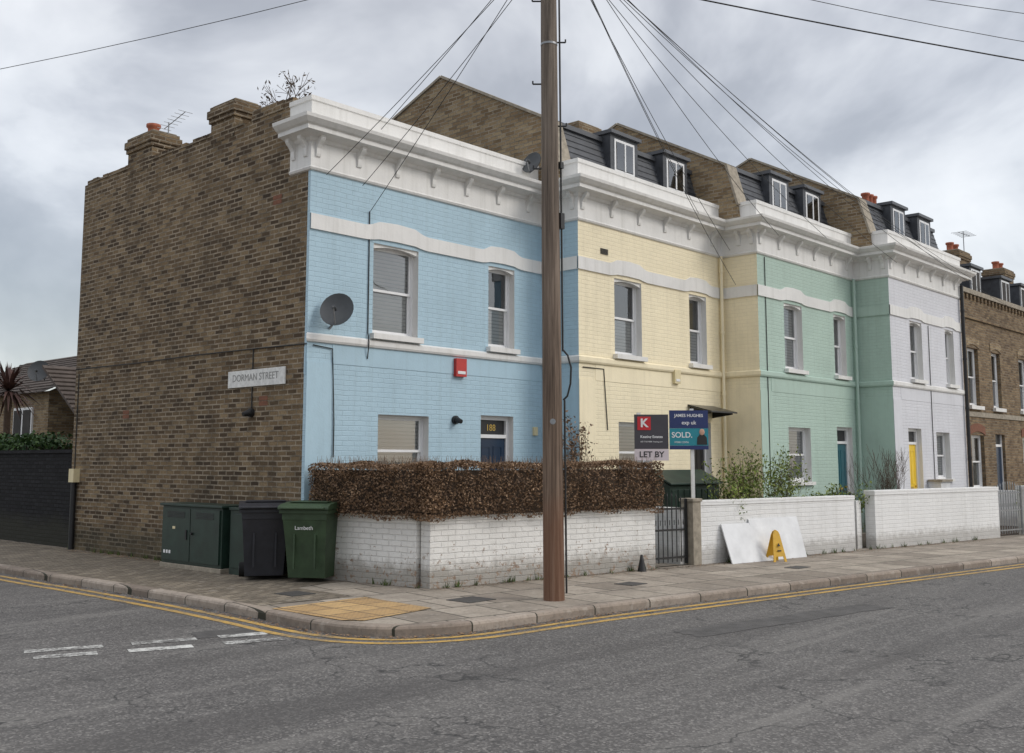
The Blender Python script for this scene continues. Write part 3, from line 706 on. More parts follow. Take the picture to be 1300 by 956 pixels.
for d in doors:
    mb.box(d[0]+.05,d[1]-.05,Y+.1,Y+.16,0,2.05,random.choice(['navy_gloss','dark_gloss','teal_gloss'])); mb.box(d[0],d[0]+.05,Y+.08,Y+.17,0,2.4,'upvc_white'); mb.box(d[1]-.05,d[1],Y+.08,Y+.17,0,2.4,'upvc_white')
    mb.box(d[0]+.05,d[1]-.05,Y+.08,Y+.17,2.05,2.12,'upvc_white'); mb.box(d[0]+.05,d[1]-.05,Y+.12,Y+.17,2.12,2.4,'dark_gloss')
mb.obj('windows_and_doors',e)
mb=MB()
for x in (21.4,23.4,26.2,28.2):
    mb.box(x,x+1.0,Y+.9,Y+2.8,6.6,7.55,'slate_dark'); mb.box(x-.06,x+1.06,Y+.82,Y+2.9,7.55,7.63,'lead_grey')
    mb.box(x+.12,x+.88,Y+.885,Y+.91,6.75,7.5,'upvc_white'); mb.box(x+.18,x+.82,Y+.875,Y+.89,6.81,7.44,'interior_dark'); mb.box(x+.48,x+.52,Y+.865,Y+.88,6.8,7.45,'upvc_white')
mb.obj('dormers',e)
for x in (24.6,29.0,33.4): chimney(e,x,x+1.0,-.8,-.1,6.5,8.35,[(x+.25,-.45,.3),(x+.7,-.45,.3)],'terrace_brick')
mb=MB(); mb.tube((26.0,-.5,8.0),(26.0,-.5,9.2),.015,.015,'galv_metal',6); mb.tube((25.5,-.5,9.1),(26.6,-.5,9.15),.01,.01,'galv_metal',6)
for k in range(6): mb.tube((25.6+k*.18,-.75,9.12),(25.6+k*.18,-.25,9.12),.007,.007,'galv_metal',5)
mb.obj('tv_aerial')

# ------------------------------------------------------------ garden walls
th=math.radians(9.5); dd=Vector((math.cos(th),-math.sin(th),0))
MW=Matrix(((dd.x,math.sin(th),0,.35),(dd.y,math.cos(th),0,-2.27),(0,0,1,0),(0,0,0,1)))
def wl(s,yin,z=0): return MW@Vector((s,yin,z))
mb=MB()
mb.box(0,4.16,0,.22,0,.86,'white_paint_brick',MW)
mb.box(-.010,4.17,-.010,.235,.862,.935,'white_paint_brick',MW)
A=wl(0,.0)
ML=Matrix.Translation(A)@Matrix.Rotation(math.atan2(2.25,-.25)-math.pi/2,4,'Z')
mb.box(.002,.22,.235,2.24,0,.86,'white_paint_brick',ML); mb.box(-.008,.235,.24,2.24,.862,.935,'white_paint_brick',ML)
mb.obj('garden_wall',None,.006)
mb=MB(); mb.box(5.2,9.42,0,.22,0,.93,'white_paint_brick_clean',MW); mb.box(5.19,9.43,-.012,.232,.932,1.01,'white_paint_brick_clean',MW)
mb.box(5.0,5.19,-.02,.24,0,1.0,'concrete_coping',MW); mb.box(4.98,5.21,-.04,.26,1.0,1.05,'concrete_coping',MW)
mb.obj('garden_wall',None,.006)
mb=MB(); mb.box(10.08,14.75,0,.22,0,1.0,'white_paint_brick_clean',MW); mb.box(10.07,14.76,-.012,.232,1.002,1.09,'white_paint_brick_clean',MW); mb.obj('garden_wall',None,.006)
mb=MB(); mb.box(16.0,34,0,.22,0,1.0,'white_paint_brick_clean',MW); mb.box(15.99,34,-.012,.232,1.002,1.09,'white_paint_brick_clean',MW); mb.obj('garden_wall',None,.006)
mb=MB()
for x,ya,yb in ((5.15,-2.95,-.95),(10.0,-3.7,-1.8),(14.6,-4.4,-2.65),(19.3,-5.2,-2.7)): mb.box(x,x+.2,ya,yb,0,.9,'white_paint_brick_clean')
mb.obj('garden_dividing_walls',None,.005)
mb=MB(); mb.poly([(.4,-.02,.012),(5.1,-.02,.012),wl(5.0,.25,.012),wl(.2,.25,.012)],'soil'); mb.poly([(5.36,-.9,.012),(9.95,-.9,.012),wl(9.5,.25,.012),wl(5.1,.25,.012)],'soil'); mb.poly([(10.25,-1.75,.012),(19.2,-2.6,.012),wl(19,.25,.012),wl(10.1,.25,.012)],'soil'); mb.obj('garden_soil')
def gate(name,s0,s1,h=1.0,mat='iron_black',open_=0):
    mb=MB(); M=MW@Matrix.Translation((s0,.1,0))@Matrix.Rotation(open_,4,'Z'); w=s1-s0
    for z in (.12,.55,h-.12): mb.box(0.03,w-.03,-.012,.012,z,z+.03,mat,M)
    n=int(w/.11)
    for k in range(n+1):
        x=.03+(w-.06)*k/n; hh=h+.10*math.sin(math.pi*k/n)
        a=M@Vector((x,0,.06)); b=M@Vector((x,0,hh)); mb.tube(a,b,.009,.009,mat,6); mb.tube(b,b+Vector((0,0,.06)),.014,.001,mat,6)
    for x in (0.0,w-.03): mb.box(x,x+.03,-.018,.018,.03,h+.05,mat,M)
    for k in range(n):
        c=M@Vector((.03+(w-.06)*(k+.5)/n,0,.68)); mb.tube(c+Vector((0,0,-.04)),c+Vector((0,0,.04)),.006,.006,mat,5)
    mb.obj(name)
gate('iron_gate',4.2,4.98); gate('iron_gate',9.45,10.05,1.0,open_=1.1); gate('iron_gate',14.8,15.95,1.05,'galv_metal')
mb=MB(); mb.poly([wl(4.2,.1,.016),wl(4.98,.1,.016),(5.05,-.9,.016),(4.0,-.05,.016)],'paving_slabs'); mb.obj('garden_path')

# ------------------------------------------------------------ hedge
def leafcloud(mb,pts,size,mat,asp=.55,up=0):
    vs=[];fs=[]
    for p in pts:
        a=Vector((U(-1,1),U(-1,1),U(-1,1)+up)).normalized(); b=a.cross(Vector((U(-1,1),U(-1,1),U(-1,1)))).normalized()
        s=size*U(.6,1.3); k=len(vs)
        vs+= [p-a*s*.5, p+b*s*asp*.5, p+a*s*.5, p-b*s*asp*.5]; fs.append((k,k+1,k+2,k+3))
    mb.add(vs,fs,mat)
mb=MB()
def hpts(M,x0,x1,y0,y1,z0,z1,n):
    out=[]; A=[(x1-x0)*(z1-z0)]*2+[(y1-y0)*(z1-z0)]*2+[(x1-x0)*(y1-y0)]
    tot=sum(A)
    for i,ar in enumerate(A):
        for _ in range(int(n*ar/tot)):
            d=abs(random.gauss(0,.03)); x,y,z=U(x0,x1),U(y0,y1),U(z0,z1)
            if i==0: y=y0+d-.02
            elif i==1: y=y1-d+.02
            elif i==2: x=x0+d-.02
            elif i==3: x=x1-d+.02
            else: z=z1-d+.02
            p=Vector((x,y,z)); w=M@p
            dz=mnoise.noise(w*2.2)*.07; dn=mnoise.noise(w*3.1+Vector((5,1,2)))*.07
            w=w+Vector((dn,dn,dz if z>z0+.1 else dz-.02)); out.append(w)
    return out
zt=1.60
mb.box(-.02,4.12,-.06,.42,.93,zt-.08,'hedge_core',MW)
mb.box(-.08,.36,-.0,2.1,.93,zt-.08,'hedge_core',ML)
pts=hpts(MW,-.1,4.22,-.13,.50,.90,zt,27000)+hpts(ML,-.16,.42,-.1,2.12,.90,zt,15000)
leafcloud(mb,pts,.040,'hedge_leaf',.5)
for _ in range(620):
    if R()<.68: p=MW@Vector((U(-.1,4.2),U(-.08,.46),zt))
    else: p=ML@Vector((U(-.1,.4),U(0,2.1),zt))
    q=p+Vector((U(-.04,.04),U(-.04,.04),U(.03,.13))); mb.tube(p,q,.003,.0015,'twig_tan',3,False)
mb.obj('hedge')

# ------------------------------------------------------------ plants
def grow(mb,p,d,L,r,depth,mat,spread=.5,leafs=None,upw=.15,nseg=3,kids=(2,3),minr=.0025,sides=5):
    for s_ in range(nseg):
        q=p+d*(L/nseg); r2=max(minr,r*.85); mb.tube(p,q,r,r2,mat,sides if r>.02 else 3,False)
        p=q; r=r2; d=(d+Vector((U(-1,1),U(-1,1),U(-1,1)))*.16+Vector((0,0,upw*.3))).normalized()
        if depth>0 and s_>0:
            dk=(d+Vector((U(-1,1),U(-1,1),U(-.6,1)))*spread*1.2).normalized(); grow(mb,p,dk,L*U(.5,.75),r*.6,depth-1,mat,spread,leafs,upw,nseg,kids,minr,sides)
    if leafs is not None: leafs.append(p.copy())
    if depth<=0: return
    for _ in range(random.randint(*kids)):
        dk=(d+Vector((U(-1,1),U(-1,1),U(-1,1)+upw))*spread).normalized()
        grow(mb,p,dk,L*U(.6,.85),r*.72,depth-1,mat,spread,leafs,upw,nseg,kids,minr,sides)
mb=MB(); lf=[]
for k in range(9): grow(mb,Vector((.2,U(.5,1.4),7.1)),Vector((U(-.7,.7),U(-1.1,.9),.9)).normalized(),U(.26,.38),.010,1,'bark_brown',.55,lf,.05,minr=.004)
pp=[p+Vector((U(-.08,.08),U(-.08,.08),U(-.08,.05))) for p in lf if R()<.8 for _ in range(4)]
leafcloud(mb,pp,.075,'bark_brown',.32); mb.obj('parapet_bush')
mb=MB(); lf=[]
for k in range(22): grow(mb,wl(U(6.5,8.4),U(.35,.8)),Vector((U(-.35,.35),U(-.3,.3),1)).normalized(),U(.6,.85),.010,2,'bark_brown',.32,lf,.35,kids=(1,2))
pp=[p+Vector((U(-.12,.12),U(-.12,.12),U(-.4,.05))) for p in lf for _ in range(11)]
leafcloud(mb,pp,.06,'shrub_leaf',.5); mb.obj('leafy_shrub')
mb=MB(); lf=[]
for k in range(12): grow(mb,wl(U(9.0,10.4),U(.5,1.0)),Vector((U(-.4,.4),U(-.3,.3),1)).normalized(),U(.40,.55),.010,2,'bark_brown',.4,lf,.3,kids=(1,2))
pp=[p+Vector((U(-.1,.1),U(-.1,.1),U(-.15,.05))) for p in lf for _ in range(14)]
leafcloud(mb,pp,.065,'shrub_leaf',.5); mb.obj('leafy_shrub')
mb=MB()
for k in range(11): grow(mb,wl(U(11.2,11.9),U(.6,.9)),Vector((U(-.5,.5),U(-.3,.3),1)).normalized(),U(.6,.85),.014,3,'bark_brown',.42,None,.3,kids=(1,2))
mb.obj('bare_shrub')
mb=MB(); lf=[]
for k in range(6): grow(mb,Vector((U(4.3,4.9),-1.2,.2)),Vector((U(-.2,.2),U(-.2,.2),1)).normalized(),U(.8,1.0),.012,2,'bark_brown',.28,lf,.4,kids=(1,2))
leafcloud(mb,[p+Vector((U(-.1,.1),U(-.1,.1),U(-.1,.1))) for p in lf for _ in range(5)],.06,'hedge_leaf',.6); mb.obj('rose_bush')
mb=MB(); lf=[]
for k in range(10): grow(mb,wl(U(17.,19.5),U(.4,.8)),Vector((U(-.4,.4),U(-.3,.3),1)).normalized(),U(.4,.6),.012,2,'bark_brown',.4,lf,.3,kids=(1,2))
leafcloud(mb,[p+Vector((U(-.12,.12),U(-.12,.12),U(-.1,.1))) for p in lf for _ in range(3)],.07,'shrub_leaf',.6); mb.obj('leafy_shrub')
# weeds at the foot of walls
mb=MB(); vs=[];fs=[]
spots=[wl(U(0,4.1),-.04) for _ in range(26)]+[wl(U(5.3,14.6),-.04) for _ in range(30)]+[Vector((-.05,U(3.2,7.3),0)) for _ in range(22)]+[ML@Vector((-.04,U(.1,1.2),0)) for _ in range(5)]
for s_ in spots:
    for _ in range(random.randint(4,12)):
        a=U(0,6.28); h=U(.03,.11); p=s_+Vector((U(-.04,.04),U(-.03,.03),.004)); w_=Vector((math.cos(a),math.sin(a),0))*U(.004,.009); l=Vector((U(-.04,.04),U(-.04,.04),h)); k=len(vs)
        vs+=[p-w_,p+w_,p+l]; fs.append((k,k+1,k+2))
mb.add(vs,fs,'weed_leaf'); mb.obj('weeds')
for (x,y) in ((12.5,-16.5),(21,-19)):
    mb=MB(); mb.tube((x,y,-.1),(x+.1,y,2.6),.17,.12,'bark_brown',10)
    for k in range(4): grow(mb,Vector((x+.1,y,2.5)),Vector((U(-.7,.7),U(-.7,.7),1)).normalized(),1.7,.08,3,'bark_brown',.55,None,.2,kids=(2,2),minr=.01)
    mb.obj('bare_street_tree')

# ------------------------------------------------------------ left background
mb=MB(); mb.box(.08,.3,7.36,32,0,1.80,'black_brick'); mb.box(.05,.33,7.36,32,1.8,1.87,'black_brick'); mb.obj('black_painted_wall')
e=empty('brick_house',(6,18,0)); mb=MB()
mb.box(3,9,15.4,24,0,3.5,'gable_brick')
mb.poly([(2.75,15.2,3.45),(2.75,24.2,3.45),(6,24.2,5.0),(6,15.2,5.0)],'tile_roof'); mb.poly([(9.25,15.2,3.45),(9.25,24.2,3.45),(6,24.2,5.0),(6,15.2,5.0)],'tile_roof')
mb.poly([(3,15.4,3.5),(9,15.4,3.5),(6,15.4,4.95)],'gable_brick')
for k in range(14):
    f=k/14; mb.box(2.75+3.25*f-.02,2.75+3.25*f+.02,15.2,24.2,3.45+1.55*f,3.475+1.55*f,'tile_roof')
mb.obj('walls_and_roof',e)
mb=MB(); mb.box(3.0,7,12.6,15.4,0,2.2,'gable_brick'); mb.prism([(2.8,12.4,2.15),(2.8,15.45,4.1),(2.8,15.45,4.18),(2.8,12.4,2.23)],(4.4,0,0),'tile_roof')
for k in range(16):
    f=k/16; mb.box(2.8,7.2,12.4+3.05*f-.02,12.4+3.05*f+.02,2.24+1.95*f,2.265+1.95*f,'tile_roof')
mb.obj('extension',e)
mb=MB()
for (a,b) in ((16.3,17.5),(19,20.2)):
    mb.box(2.95,3.02,a,b,1.9,3.1,'upvc_white')
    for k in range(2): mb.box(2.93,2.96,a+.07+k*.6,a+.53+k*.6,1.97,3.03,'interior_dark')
mb.obj('windows',e)
mb=MB(); mb.box(3.2,3.5,15.1,15.35,3.5,3.9,'gable_brick'); mb.obj('chimney',e)
dish('satellite_dish',(2.8,15.6,4.0),(-.7,-.7,.35),.28,(3.0,15.7,3.8))
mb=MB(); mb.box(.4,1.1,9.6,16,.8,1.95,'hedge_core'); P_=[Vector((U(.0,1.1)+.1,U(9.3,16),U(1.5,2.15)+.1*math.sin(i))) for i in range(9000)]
leafcloud(mb,P_,.09,'ivy_leaf',.7); mb.obj('ivy_hedge')
mb=MB(); mb.tube((.75,12.3,0),(.7,12.25,3.1),.09,.07,'bark_brown',10)
c=Vector((.7,12.25,3.25))
for k in range(130):
    a=U(0,2*math.pi); el=U(-.7,1.3); d=Vector((math.cos(a)*math.cos(el),math.sin(a)*math.cos(el),math.sin(el))); L=U(.6,.95); s_=d.cross(Vector((0,0,1))).normalized()*.03
    p0=c; p1=c+d*L*.5; p2=c+d*L+Vector((0,0,-.28*L*math.cos(el)))
    mb.poly([p0-s_*.6,p0+s_*.6,p1+s_,p1-s_],'cordyline_leaf'); mb.poly([p1-s_,p1+s_,p2],'cordyline_leaf')
mb.obj('cordyline_tree')

# ------------------------------------------------------------ bins, cabinet
def bin_(name,x,y,rot,mat,lid=None,logo=None,sc=1.0):
    M=Matrix.Translation((x,y,0))@Matrix.Rotation(rot,4,'Z')@Matrix.Scale(sc,4); e=empty(name,(x,y,0)); lid=lid or mat
    mb=MB()
    W,D=.31,.35; h0,h1=.06,.93
    def ring(z,k,fy=0): return [(-W*k,-D*k+fy,z),(W*k,-D*k+fy,z),(W*k,D,z),(-W*k,D,z)]
    lv=[ring(h0,.80,.06),ring(.5,.88,.03),ring(.80,.945,.0),ring(.801,.965,0),ring(h1,.985,0)]
    vs=[p for l in lv for p in l]
    fs=[(j*4+i,j*4+(i+1)%4,(j+1)*4+(i+1)%4,(j+1)*4+i) for j in range(len(lv)-1) for i in range(4)]+[(3,2,1,0),(16,17,18,19)]
    mb.add(vs,fs,mat,False,M)
    mb.box(-W-.02,W+.02,-D-.02,D+.0,h1-.045,h1-.0,mat,M)
    for xx in (-.14,.14): mb.box(xx-.012,xx+.012,-D*.915,-D*.84,.18,.62,mat,M)
    mb.obj('body',e,.012)
    mb=MB()
    prof=[(-D-.05,h1+.005),(-D-.045,h1+.04),(-D+.04,h1+.07),(0,h1+.095),(D-.02,h1+.085),(D+.05,h1+.05),(D+.05,h1+.005)]
    mb.prism([(-W-.03,a,b) for a,b in prof],(2*W+.06,0,0),lid,M)
    mb.box(-W+.02,W-.02,-D-.085,-D-.05,h1+.012,h1+.035,lid,M)
    mb.box(-W+.05,W-.05,-.2,.2,h1+.088,h1+.102,lid,M)
    mb.obj('lid',e,.01)
    mb=MB()
    a=M@Vector((-W+.02,D+.09,h1)); b=M@Vector((W-.02,D+.09,h1)); mb.tube(a,b,.016,.016,lid,8)
    for xx in (-W+.03,W-.03): mb.box(xx-.02,xx+.02,D,D+.1,h1-.03,h1+.02,mat,M)
    for sx in (-1,1):
        p=M@Vector((sx*(W-.05),D-.02,.10)); q=M@Vector((sx*(W+.02),D-.02,.10)); mb.tube(p,q,.10,.10,'rubber',18); mb.tube(q,M@Vector((sx*(W+.025),D-.02,.10)),.05,.04,'dish_grey',12)
    mb.obj('wheels_and_handle',e)
    if logo:
        d=M.to_3x3()@Vector((1,0,0)); p=M@Vector((0,-D*.955-.012,.70)); text('logo',logo,.075,face_M(p,d),'sign_white',e)
    return e
bin_('black_wheelie_bin',-.40,.34,-.60,'bin_black',sc=1.06)
bin_('green_wheelie_bin',-.10,-.38,-1.0,'bin_green',logo='Lambeth',sc=1.06)
mb=MB(); mb.prism([(6.15,-1.3,0),(6.15,-2.1,0),(6.15,-2.1,1.22),(6.15,-1.7,1.42),(6.15,-1.3,1.35)],(1.6,0,0),'cab_green')
mb.prism([(6.1,-1.25,1.38),(6.1,-1.7,1.45),(6.1,-2.16,1.23),(6.1,-2.16,1.26),(6.1,-1.7,1.49),(6.1,-1.25,1.42)],(1.7,0,0),'cab_green')
for k in range(8): mb.box(6.2+k*.19,6.36+k*.19,-2.115,-2.1,.05,1.15,'cab_green')
mb.obj('garden_storage_box',None,.006)
e=empty('telecom_cabinet',(-.35,2.1,0)); mb=MB()
mb.box(-.50,-.06,1.30,3.05,.0,.07,'concrete_coping'); mb.box(-.48,-.08,1.32,3.03,.07,.95,'cab_green')
mb.box(-.52,-.05,1.28,3.07,.95,.99,'cab_green'); mb.obj('shell',e,.008)
mb=MB()
for a,b in ((1.36,2.155),(2.175,2.99)):
    mb.box(-.505,-.478,a,b,.12,.92,'cab_green')
    for k in range(5): mb.box(-.512,-.504,a+.15,b-.15,.78+k*.02,.788+k*.02,'iron_black')
mb.tube((-.505,2.1,.55),(-.535,2.1,.55),.02,.02,'iron_black',8); mb.box(-.52,-.504,2.25,2.29,.45,.6,'iron_black'); mb.box(-.5075,-.505,2.6,2.68,.6,.64,'cream_box')
mb.obj('doors',e,.003)
mb=MB()
for (yy,zz) in ((2.72,.22),(2.80,.22),(2.88,.22)): mb.box(-.508,-.5055,yy,yy+.05,zz,zz+.05,'sign_white')
mb.obj('labels',e)
mb=MB(); mb.box(-.42,-.08,.72,1.2,0,.93,'cab_green'); mb.box(-.44,-.06,.70,1.22,.93,.97,'cab_green'); mb.box(-.435,-.42,.77,1.15,.1,.88,'cab_green'); mb.obj('side_unit',e,.006)

# ------------------------------------------------------------ telephone pole
e=empty('telegraph_pole',(.63,-4.14,0)); mb=MB()
B=Vector((.63,-4.14,-.02)); T=Vector((.66,-4.06,8.9)); n=16; vs=[];K=24
for k in range(K+1):
    c=B.lerp(T,k/K); r=.128-.032*k/K
    for i in range(n):
        a=2*math.pi*i/n; rr=r*(1+.03*mnoise.noise(Vector((math.cos(a)*2,math.sin(a)*2,k*.4)))); vs.append((c.x+rr*math.cos(a),c.y+rr*math.sin(a),c.z))
mb.add(vs,[(k*n+i,k*n+(i+1)%n,(k+1)*n+(i+1)%n,(k+1)*n+i) for k in range(K) for i in range(n)]+[tuple(range(K*n,(K+1)*n))],'pole_timber',True)
mb.obj('shaft',e)
mb=MB(); rt=Vector((math.sin(math.radians(42.5)),-math.cos(math.radians(42.5)),0))
for k in range(9):
    z=3.1+k*.55; sgn=1 if k%2 else -1; c=B.lerp(T,z/8.9); p=c+rt*sgn*.10; q=c+rt*sgn*.21
    if z>5.2: mb.tube(p,q,.011,.011,'iron_black',6); mb.tube(q,q+Vector((0,0,.04)),.011,.011,'iron_black',6)
c=B.lerp(T,.52); mb.box(-.035,.035,-.03,.03,-.10,.10,'iron_black',Matrix.Translation(c+rt*.13))
c=B.lerp(T,.60); mb.box(-.03,.03,-.03,.03,-.04,.04,'iron_black',Matrix.Translation(c+rt*.13))
for z in (6.9,8.35): c=B.lerp(T,z/8.9); mb.lathe([(.108,0),(.108,.025)],(c.x,c.y,z),'galv_metal',16)
c=B.lerp(T,.24); mb.tube(c-Vector((.735,.676,0))*.115,c-Vector((.735,.676,0))*.124,.035,.035,'galv_metal',14)
for i in range(10):
    a=2*math.pi*i/10; p=Vector((T.x,T.y,8.4)); mb.tube(p,p+Vector((math.cos(a),math.sin(a),0))*.24,.012,.012,'galv_metal',6)
mb.obj('steps_and_brackets',e)
cu=bpy.data.curves.new('pole_cables','CURVE'); cu.dimensions='3D'; cu.bevel_depth=.012; cu.materials.append(MATS['cable_black'])
q=rt*.135
spl(cu,[B.lerp(T,z/8.9)+q+Vector((0,-.02,0)) for z in (0.1,1,2,2.4)])
spl(cu,[B.lerp(T,z/8.9)+rt*(.135+o) for z,o in ((2.4,0),(2.45,.05),(2.6,.09),(2.8,.10),(2.95,.06),(3.02,0))])
spl(cu,[B.lerp(T,z/8.9)+q for z in (3.0,4,5,6,7,8.3)])
o=bpy.data.objects.new('cables',cu); COL.objects.link(o); o.parent=e; o.matrix_parent_inverse=Matrix.Translation(e.location).inverted()

cu=bpy.data.curves.new('overhead_wires','CURVE'); cu.dimensions='3D'; cu.bevel_depth=.005; cu.materials.append(MATS['cable_black'])
def wire(a,b,sag=.15,n=14):
    a=Vector(a);b=Vector(b); spl(cu,[a.lerp(b,i/n)-Vector((0,0,sag*4*(i/n)*(1-i/n))) for i in range(n+1)])
TP=Vector((.66,-4.07,8.38))
for dx,b,s in ((0,(1.12,-.03,5.5),.04),(.05,(.25,-.05,5.9),.05),(.1,(.9,-.1,5.85),.06),(-.05,(1.0,-.4,6.7),.03),
               (.1,(9.7,-1.3,6.0),.15),(.12,(9.9,-1.3,5.3),.2),(.14,(8.6,-1.25,6.6),.12),(.16,(10.3,-2.1,6.3),.2),(.1,(12.5,-2.1,6.6),.2),(.12,(14.4,-2.9,6.2),.25),(.14,(14.9,-2.95,6.6),.2),(.1,(17,-2.95,6.6),.3),(.12,(19.2,-3.0,6.4),.3),(.1,(24,-2.5,6.2),.4)):
    wire(TP+Vector((dx,-dx,U(-.05,.05))),b,s)
wire(TP,(-7.2,16,8.3),.45)
wire(TP,(16,-12.3,8.5),.4); wire(TP+Vector((0,0,.08)),(17,-13.2,9.3),.4); wire(TP+Vector((0,0,.1)),(17,-13.5,9.8),.35)
o=bpy.data.objects.new('overhead_wires',cu); COL.objects.link(o)
cu=bpy.data.curves.new('overhead_cable','CURVE'); cu.dimensions='3D'; cu.bevel_depth=.010; cu.materials.append(MATS['cable_black'])
wire((.66,-4.07,7.95),(13.2,-12.8,6.9),.15)
o=bpy.data.objects.new('overhead_cable',cu); COL.objects.link(o)

# ------------------------------------------------------------ estate agent signs
def signM(s,yin,z,yaw=0): return MW@Matrix.Translation((s,yin,z))@Matrix.Rotation(yaw,4,'Z')
def board(name,s,yin,zc,w,h,parts,texts,yaw,post):
    M=signM(s,yin,0,yaw); e=empty(name,M.translation); mb=MB()
    for (a,b,c,d,m) in parts:
        mb.box(-w/2+a*w,-w/2+b*w,-.012,.012,zc-h/2+c*h,zc-h/2+d*h,m,M)
    mb.obj('board',e)
    mb=MB(); mb.box(post-.03,post+.03,.014,.06,0.0,zc+h/2+.03,'post_white',M); mb.obj('post',e)
    d=M.to_3x3()@Vector((1,0,0))
    for (tx,x,z,sz,m,bd) in texts:
        text('lettering',tx,sz,face_M(M@Vector((x,-.014 if tx!='K' else -.020,z)),d),m,e,bold=bd)
yw=-.62
board('let_by_estate_agent_sign',4.72,.6,2.03,.56,.75,[(0,1,.25,1,'sign_plum'),(0,1,0,.248,'sign_pale')],
   [('LET BY',0,1.75,.135,'text_black',.002),('Keating Estates',0,2.04,.06,'sign_white',.001),('020 7720 0000  keating.com',0,1.96,.032,'sign_white',0),('K',-.12,2.26,.19,'sign_white',.006)],yw,-.2)
mb=MB(); M=signM(4.72,.6,0,yw); mb.box(-.23,-.01,-.018,-.0125,2.15,2.37,'sign_red',M); mb.obj('logo_panel',bpy.data.objects['let_by_estate_agent_sign'])
board('sold_estate_agent_sign',5.62,.6,2.17,.66,.66,[(0,1,.54,1,'sign_navy'),(0,1,.10,.538,'sign_teal'),(0,1,0,.098,'sign_navy')],
   [('JAMES HUGHES',0,2.41,.072,'sign_white',.001),('exp uk',0,2.29,.09,'sign_white',.001),('SOLD.',-.12,2.08,.13,'sign_white',.002),('07000 123456',-.13,1.96,.042,'sign_white',0)],yw,.06)
mb=MB(); M=signM(5.62,.6,0,yw); mb.prism([(.13,-.016,1.92),(.31,-.016,1.92),(.30,-.016,2.04),(.26,-.016,2.09),(.18,-.016,2.09),(.14,-.016,2.04)],(0,.003,0),'text_black',M)
mb.lathe([(.001,-.05),(.035,-.035),(.048,0),(.035,.045),(.001,.06)],(0,0,0),'skin_tone',12,True,M@Matrix.Translation((.22,-.016,2.13))@Matrix.Scale(.12,4,(0,1,0)))
mb.obj('agent_portrait',bpy.data.objects['sold_estate_agent_sign'])

e=empty('leaning_white_boards',wl(6.3,-.2,0)); mb=MB()
for (s0,s1,h,d0) in ((5.65,6.75,.62,-.26),(6.35,7.65,.68,-.22)):
    mb.prism([wl(s0,d0,.0),wl(s0,d0+.02,.0),wl(s0,-.03+(d0+.3)*.3,h),wl(s0,-.05+(d0+.3)*.3,h)],dd*(s1-s0),'board_white')
mb.obj('boards',e,.004)
M=Matrix.Translation(wl(6.60,-.38,0))@Matrix.Rotation(-.5,4,'Z')@Matrix.Scale(.84,4); e=empty('caution_floor_sign',M.translation); mb=MB()
for sgn in (1,-1):
    pts=[(-.15,0,0),(-.10,0,0),(-.085,0,.1),(.085,0,.1),(.10,0,0),(.15,0,0),(.075,0,.52),(.05,0,.58),(.0,0,.61),(-.05,0,.58),(-.075,0,.52)]
    q=[(x,sgn*(-.14*(1-z/.61)-.012),z) for x,_,z in pts]
    mb.prism(q,(0,.018,0),'caution_yellow',M)
mb.prism([(-.03,-.10,.30),(.03,-.10,.30),(0,-.085,.36)],(0,-.012,0),'text_black',M); mb.box(-.045,.045,-.125,-.118,.2,.225,'text_black',M)
mb.obj('panels',e,.004)
mb=MB(); q=wl(3.72,-.14); mb.lathe([(.07,0),(.06,.04),(.035,.16),(.02,.24),(.005,.25)],(q.x,q.y,0),'iron_black',12); mb.obj('gas_marker_cone')
mb=MB(); mb.box(16.5,17.1,-2.9,-2.59,.0,1.15,'board_white'); mb.box(16.45,17.15,-2.95,-2.6,1.15,1.2,'concrete_coping'); mb.obj('meter_cupboard')
mb=MB(); P2=[]
for _ in range(1500):
    s=U(0,14); P2.append(wl(s,-abs(random.gauss(0,.12))-.02,.008))
for _ in range(700): P2.append(Vector((U(-.3,-.02),U(1,7),.012)))
gut=offs(kerb,.10)
for _ in range(1600):
    k=random.randint(5,len(gut)-8); f=R(); a=gut[k]; b=gut[k+1]; P2.append(Vector((a[0]+(b[0]-a[0])*f+U(-.07,.07),a[1]+(b[1]-a[1])*f+U(-.07,.07),RZ+.010)))
vs=[];fs=[]
for p in P2:
    a=U(0,6.28); s=U(.008,.022); k=len(vs); u=Vector((math.cos(a),math.sin(a),U(-.1,.3)))*s; v=Vector((-math.sin(a),math.cos(a),.1))*s*.6
    vs+=[p-u,p+v,p+u,p-v]; fs.append((k,k+1,k+2,k+3))
mb.add(vs,fs,'hedge_leaf'); mb.obj('fallen_leaves')

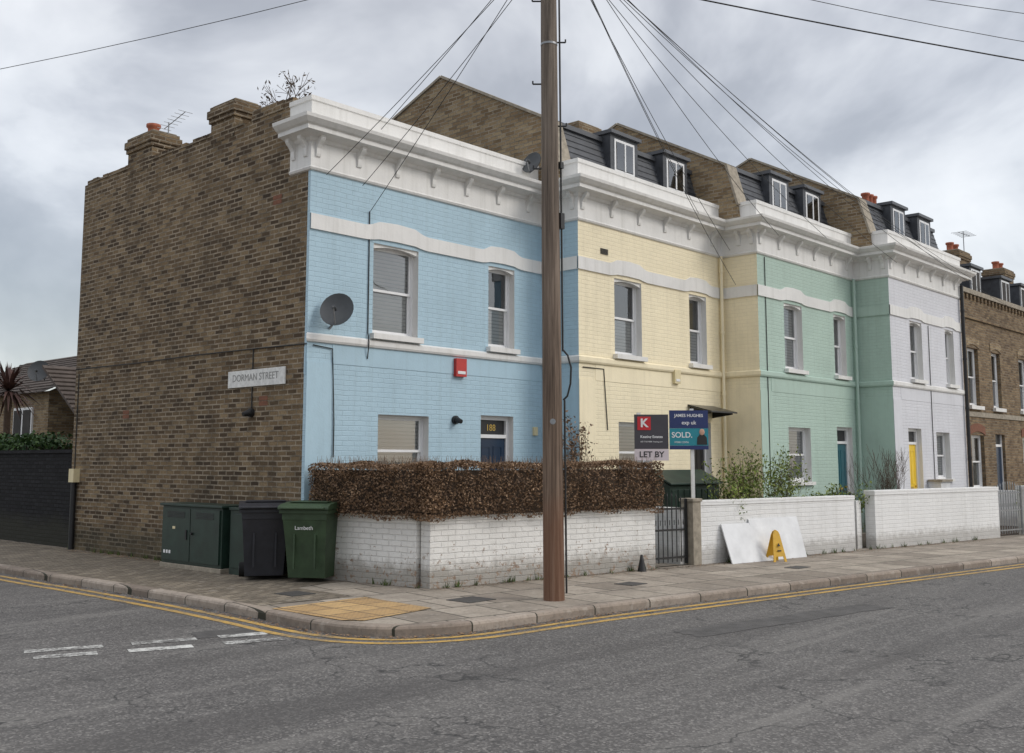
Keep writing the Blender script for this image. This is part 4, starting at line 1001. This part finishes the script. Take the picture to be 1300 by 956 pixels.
# ------------------------------------------------------------ world, sun
w=bpy.data.worlds.new('World'); scene.world=w; w.use_nodes=True; nt=w.node_tree; N=nt.nodes; Lk=nt.links
N.clear(); out=N.new('ShaderNodeOutputWorld')
sky=N.new('ShaderNodeTexSky'); sky.sky_type='NISHITA'; sky.sun_disc=False; sky.sun_elevation=math.radians(35); sky.sun_rotation=math.radians(150)
b1=N.new('ShaderNodeBackground'); b1.inputs[1].default_value=.05; Lk.new(sky.outputs[0],b1.inputs[0])
tc=N.new('ShaderNodeTexCoord'); mp=N.new('ShaderNodeMapping'); mp.inputs['Scale'].default_value=(1.0,1.0,1.7); mp.inputs['Location'].default_value=(5.1,2.2,1.4); Lk.new(tc.outputs['Generated'],mp.inputs[0])
n1=N.new('ShaderNodeTexNoise'); n1.inputs['Scale'].default_value=3.0; n1.inputs['Detail'].default_value=6; n1.inputs['Roughness'].default_value=.52; n1.inputs['Distortion'].default_value=.35; Lk.new(mp.outputs[0],n1.inputs['Vector'])
r1=N.new('ShaderNodeValToRGB'); Lk.new(n1.outputs['Fac'],r1.inputs[0])
els=[(.34,(.35,.345,.35)),(.44,(.45,.445,.45)),(.50,(.60,.595,.60)),(.56,(.77,.765,.76)),(.66,(.92,.91,.895))]
cr=r1.color_ramp
while len(cr.elements)>1: cr.elements.remove(cr.elements[-1])
for i,(p_,c_) in enumerate(els):
    x=cr.elements[0] if i==0 else cr.elements.new(p_); x.position=p_; x.color=(*c_,1)
sx=N.new('ShaderNodeSeparateXYZ'); Lk.new(tc.outputs['Generated'],sx.inputs[0])
mr=N.new('ShaderNodeMapRange'); mr.inputs['From Min'].default_value=.45; mr.inputs['From Max'].default_value=1; mr.inputs['To Min'].default_value=.86; mr.inputs['To Max'].default_value=2.0; Lk.new(sx.outputs[2],mr.inputs[0])
b2=N.new('ShaderNodeBackground'); Lk.new(r1.outputs[0],b2.inputs[0]); Lk.new(mr.outputs[0],b2.inputs[1])
ad=N.new('ShaderNodeAddShader'); Lk.new(b1.outputs[0],ad.inputs[0]); Lk.new(b2.outputs[0],ad.inputs[1]); Lk.new(ad.outputs[0],out.inputs[0])
sl=bpy.data.lights.new('sun','SUN'); sl.energy=1.2; sl.angle=math.radians(22); sl.color=(1,.955,.89)
so=bpy.data.objects.new('sun',sl); COL.objects.link(so); so.rotation_euler=Vector((-.42,.72,-.58)).to_track_quat('-Z','Y').to_euler(); so.location=(10,-20,20)

cam=bpy.data.cameras.new('camera'); co=bpy.data.objects.new('camera',cam); COL.objects.link(co)
cam.sensor_width=36; cam.lens=1320/1300*36; cam.shift_y=-45/1300; cam.clip_end=2000; cam.clip_start=.1
co.location=(-9.05,-12.33,1.65); co.rotation_euler=(math.radians(96.57),0,math.radians(-47.5))
scene.camera=co
scene.view_settings.view_transform='Standard'; scene.view_settings.look='None'; scene.view_settings.exposure=0
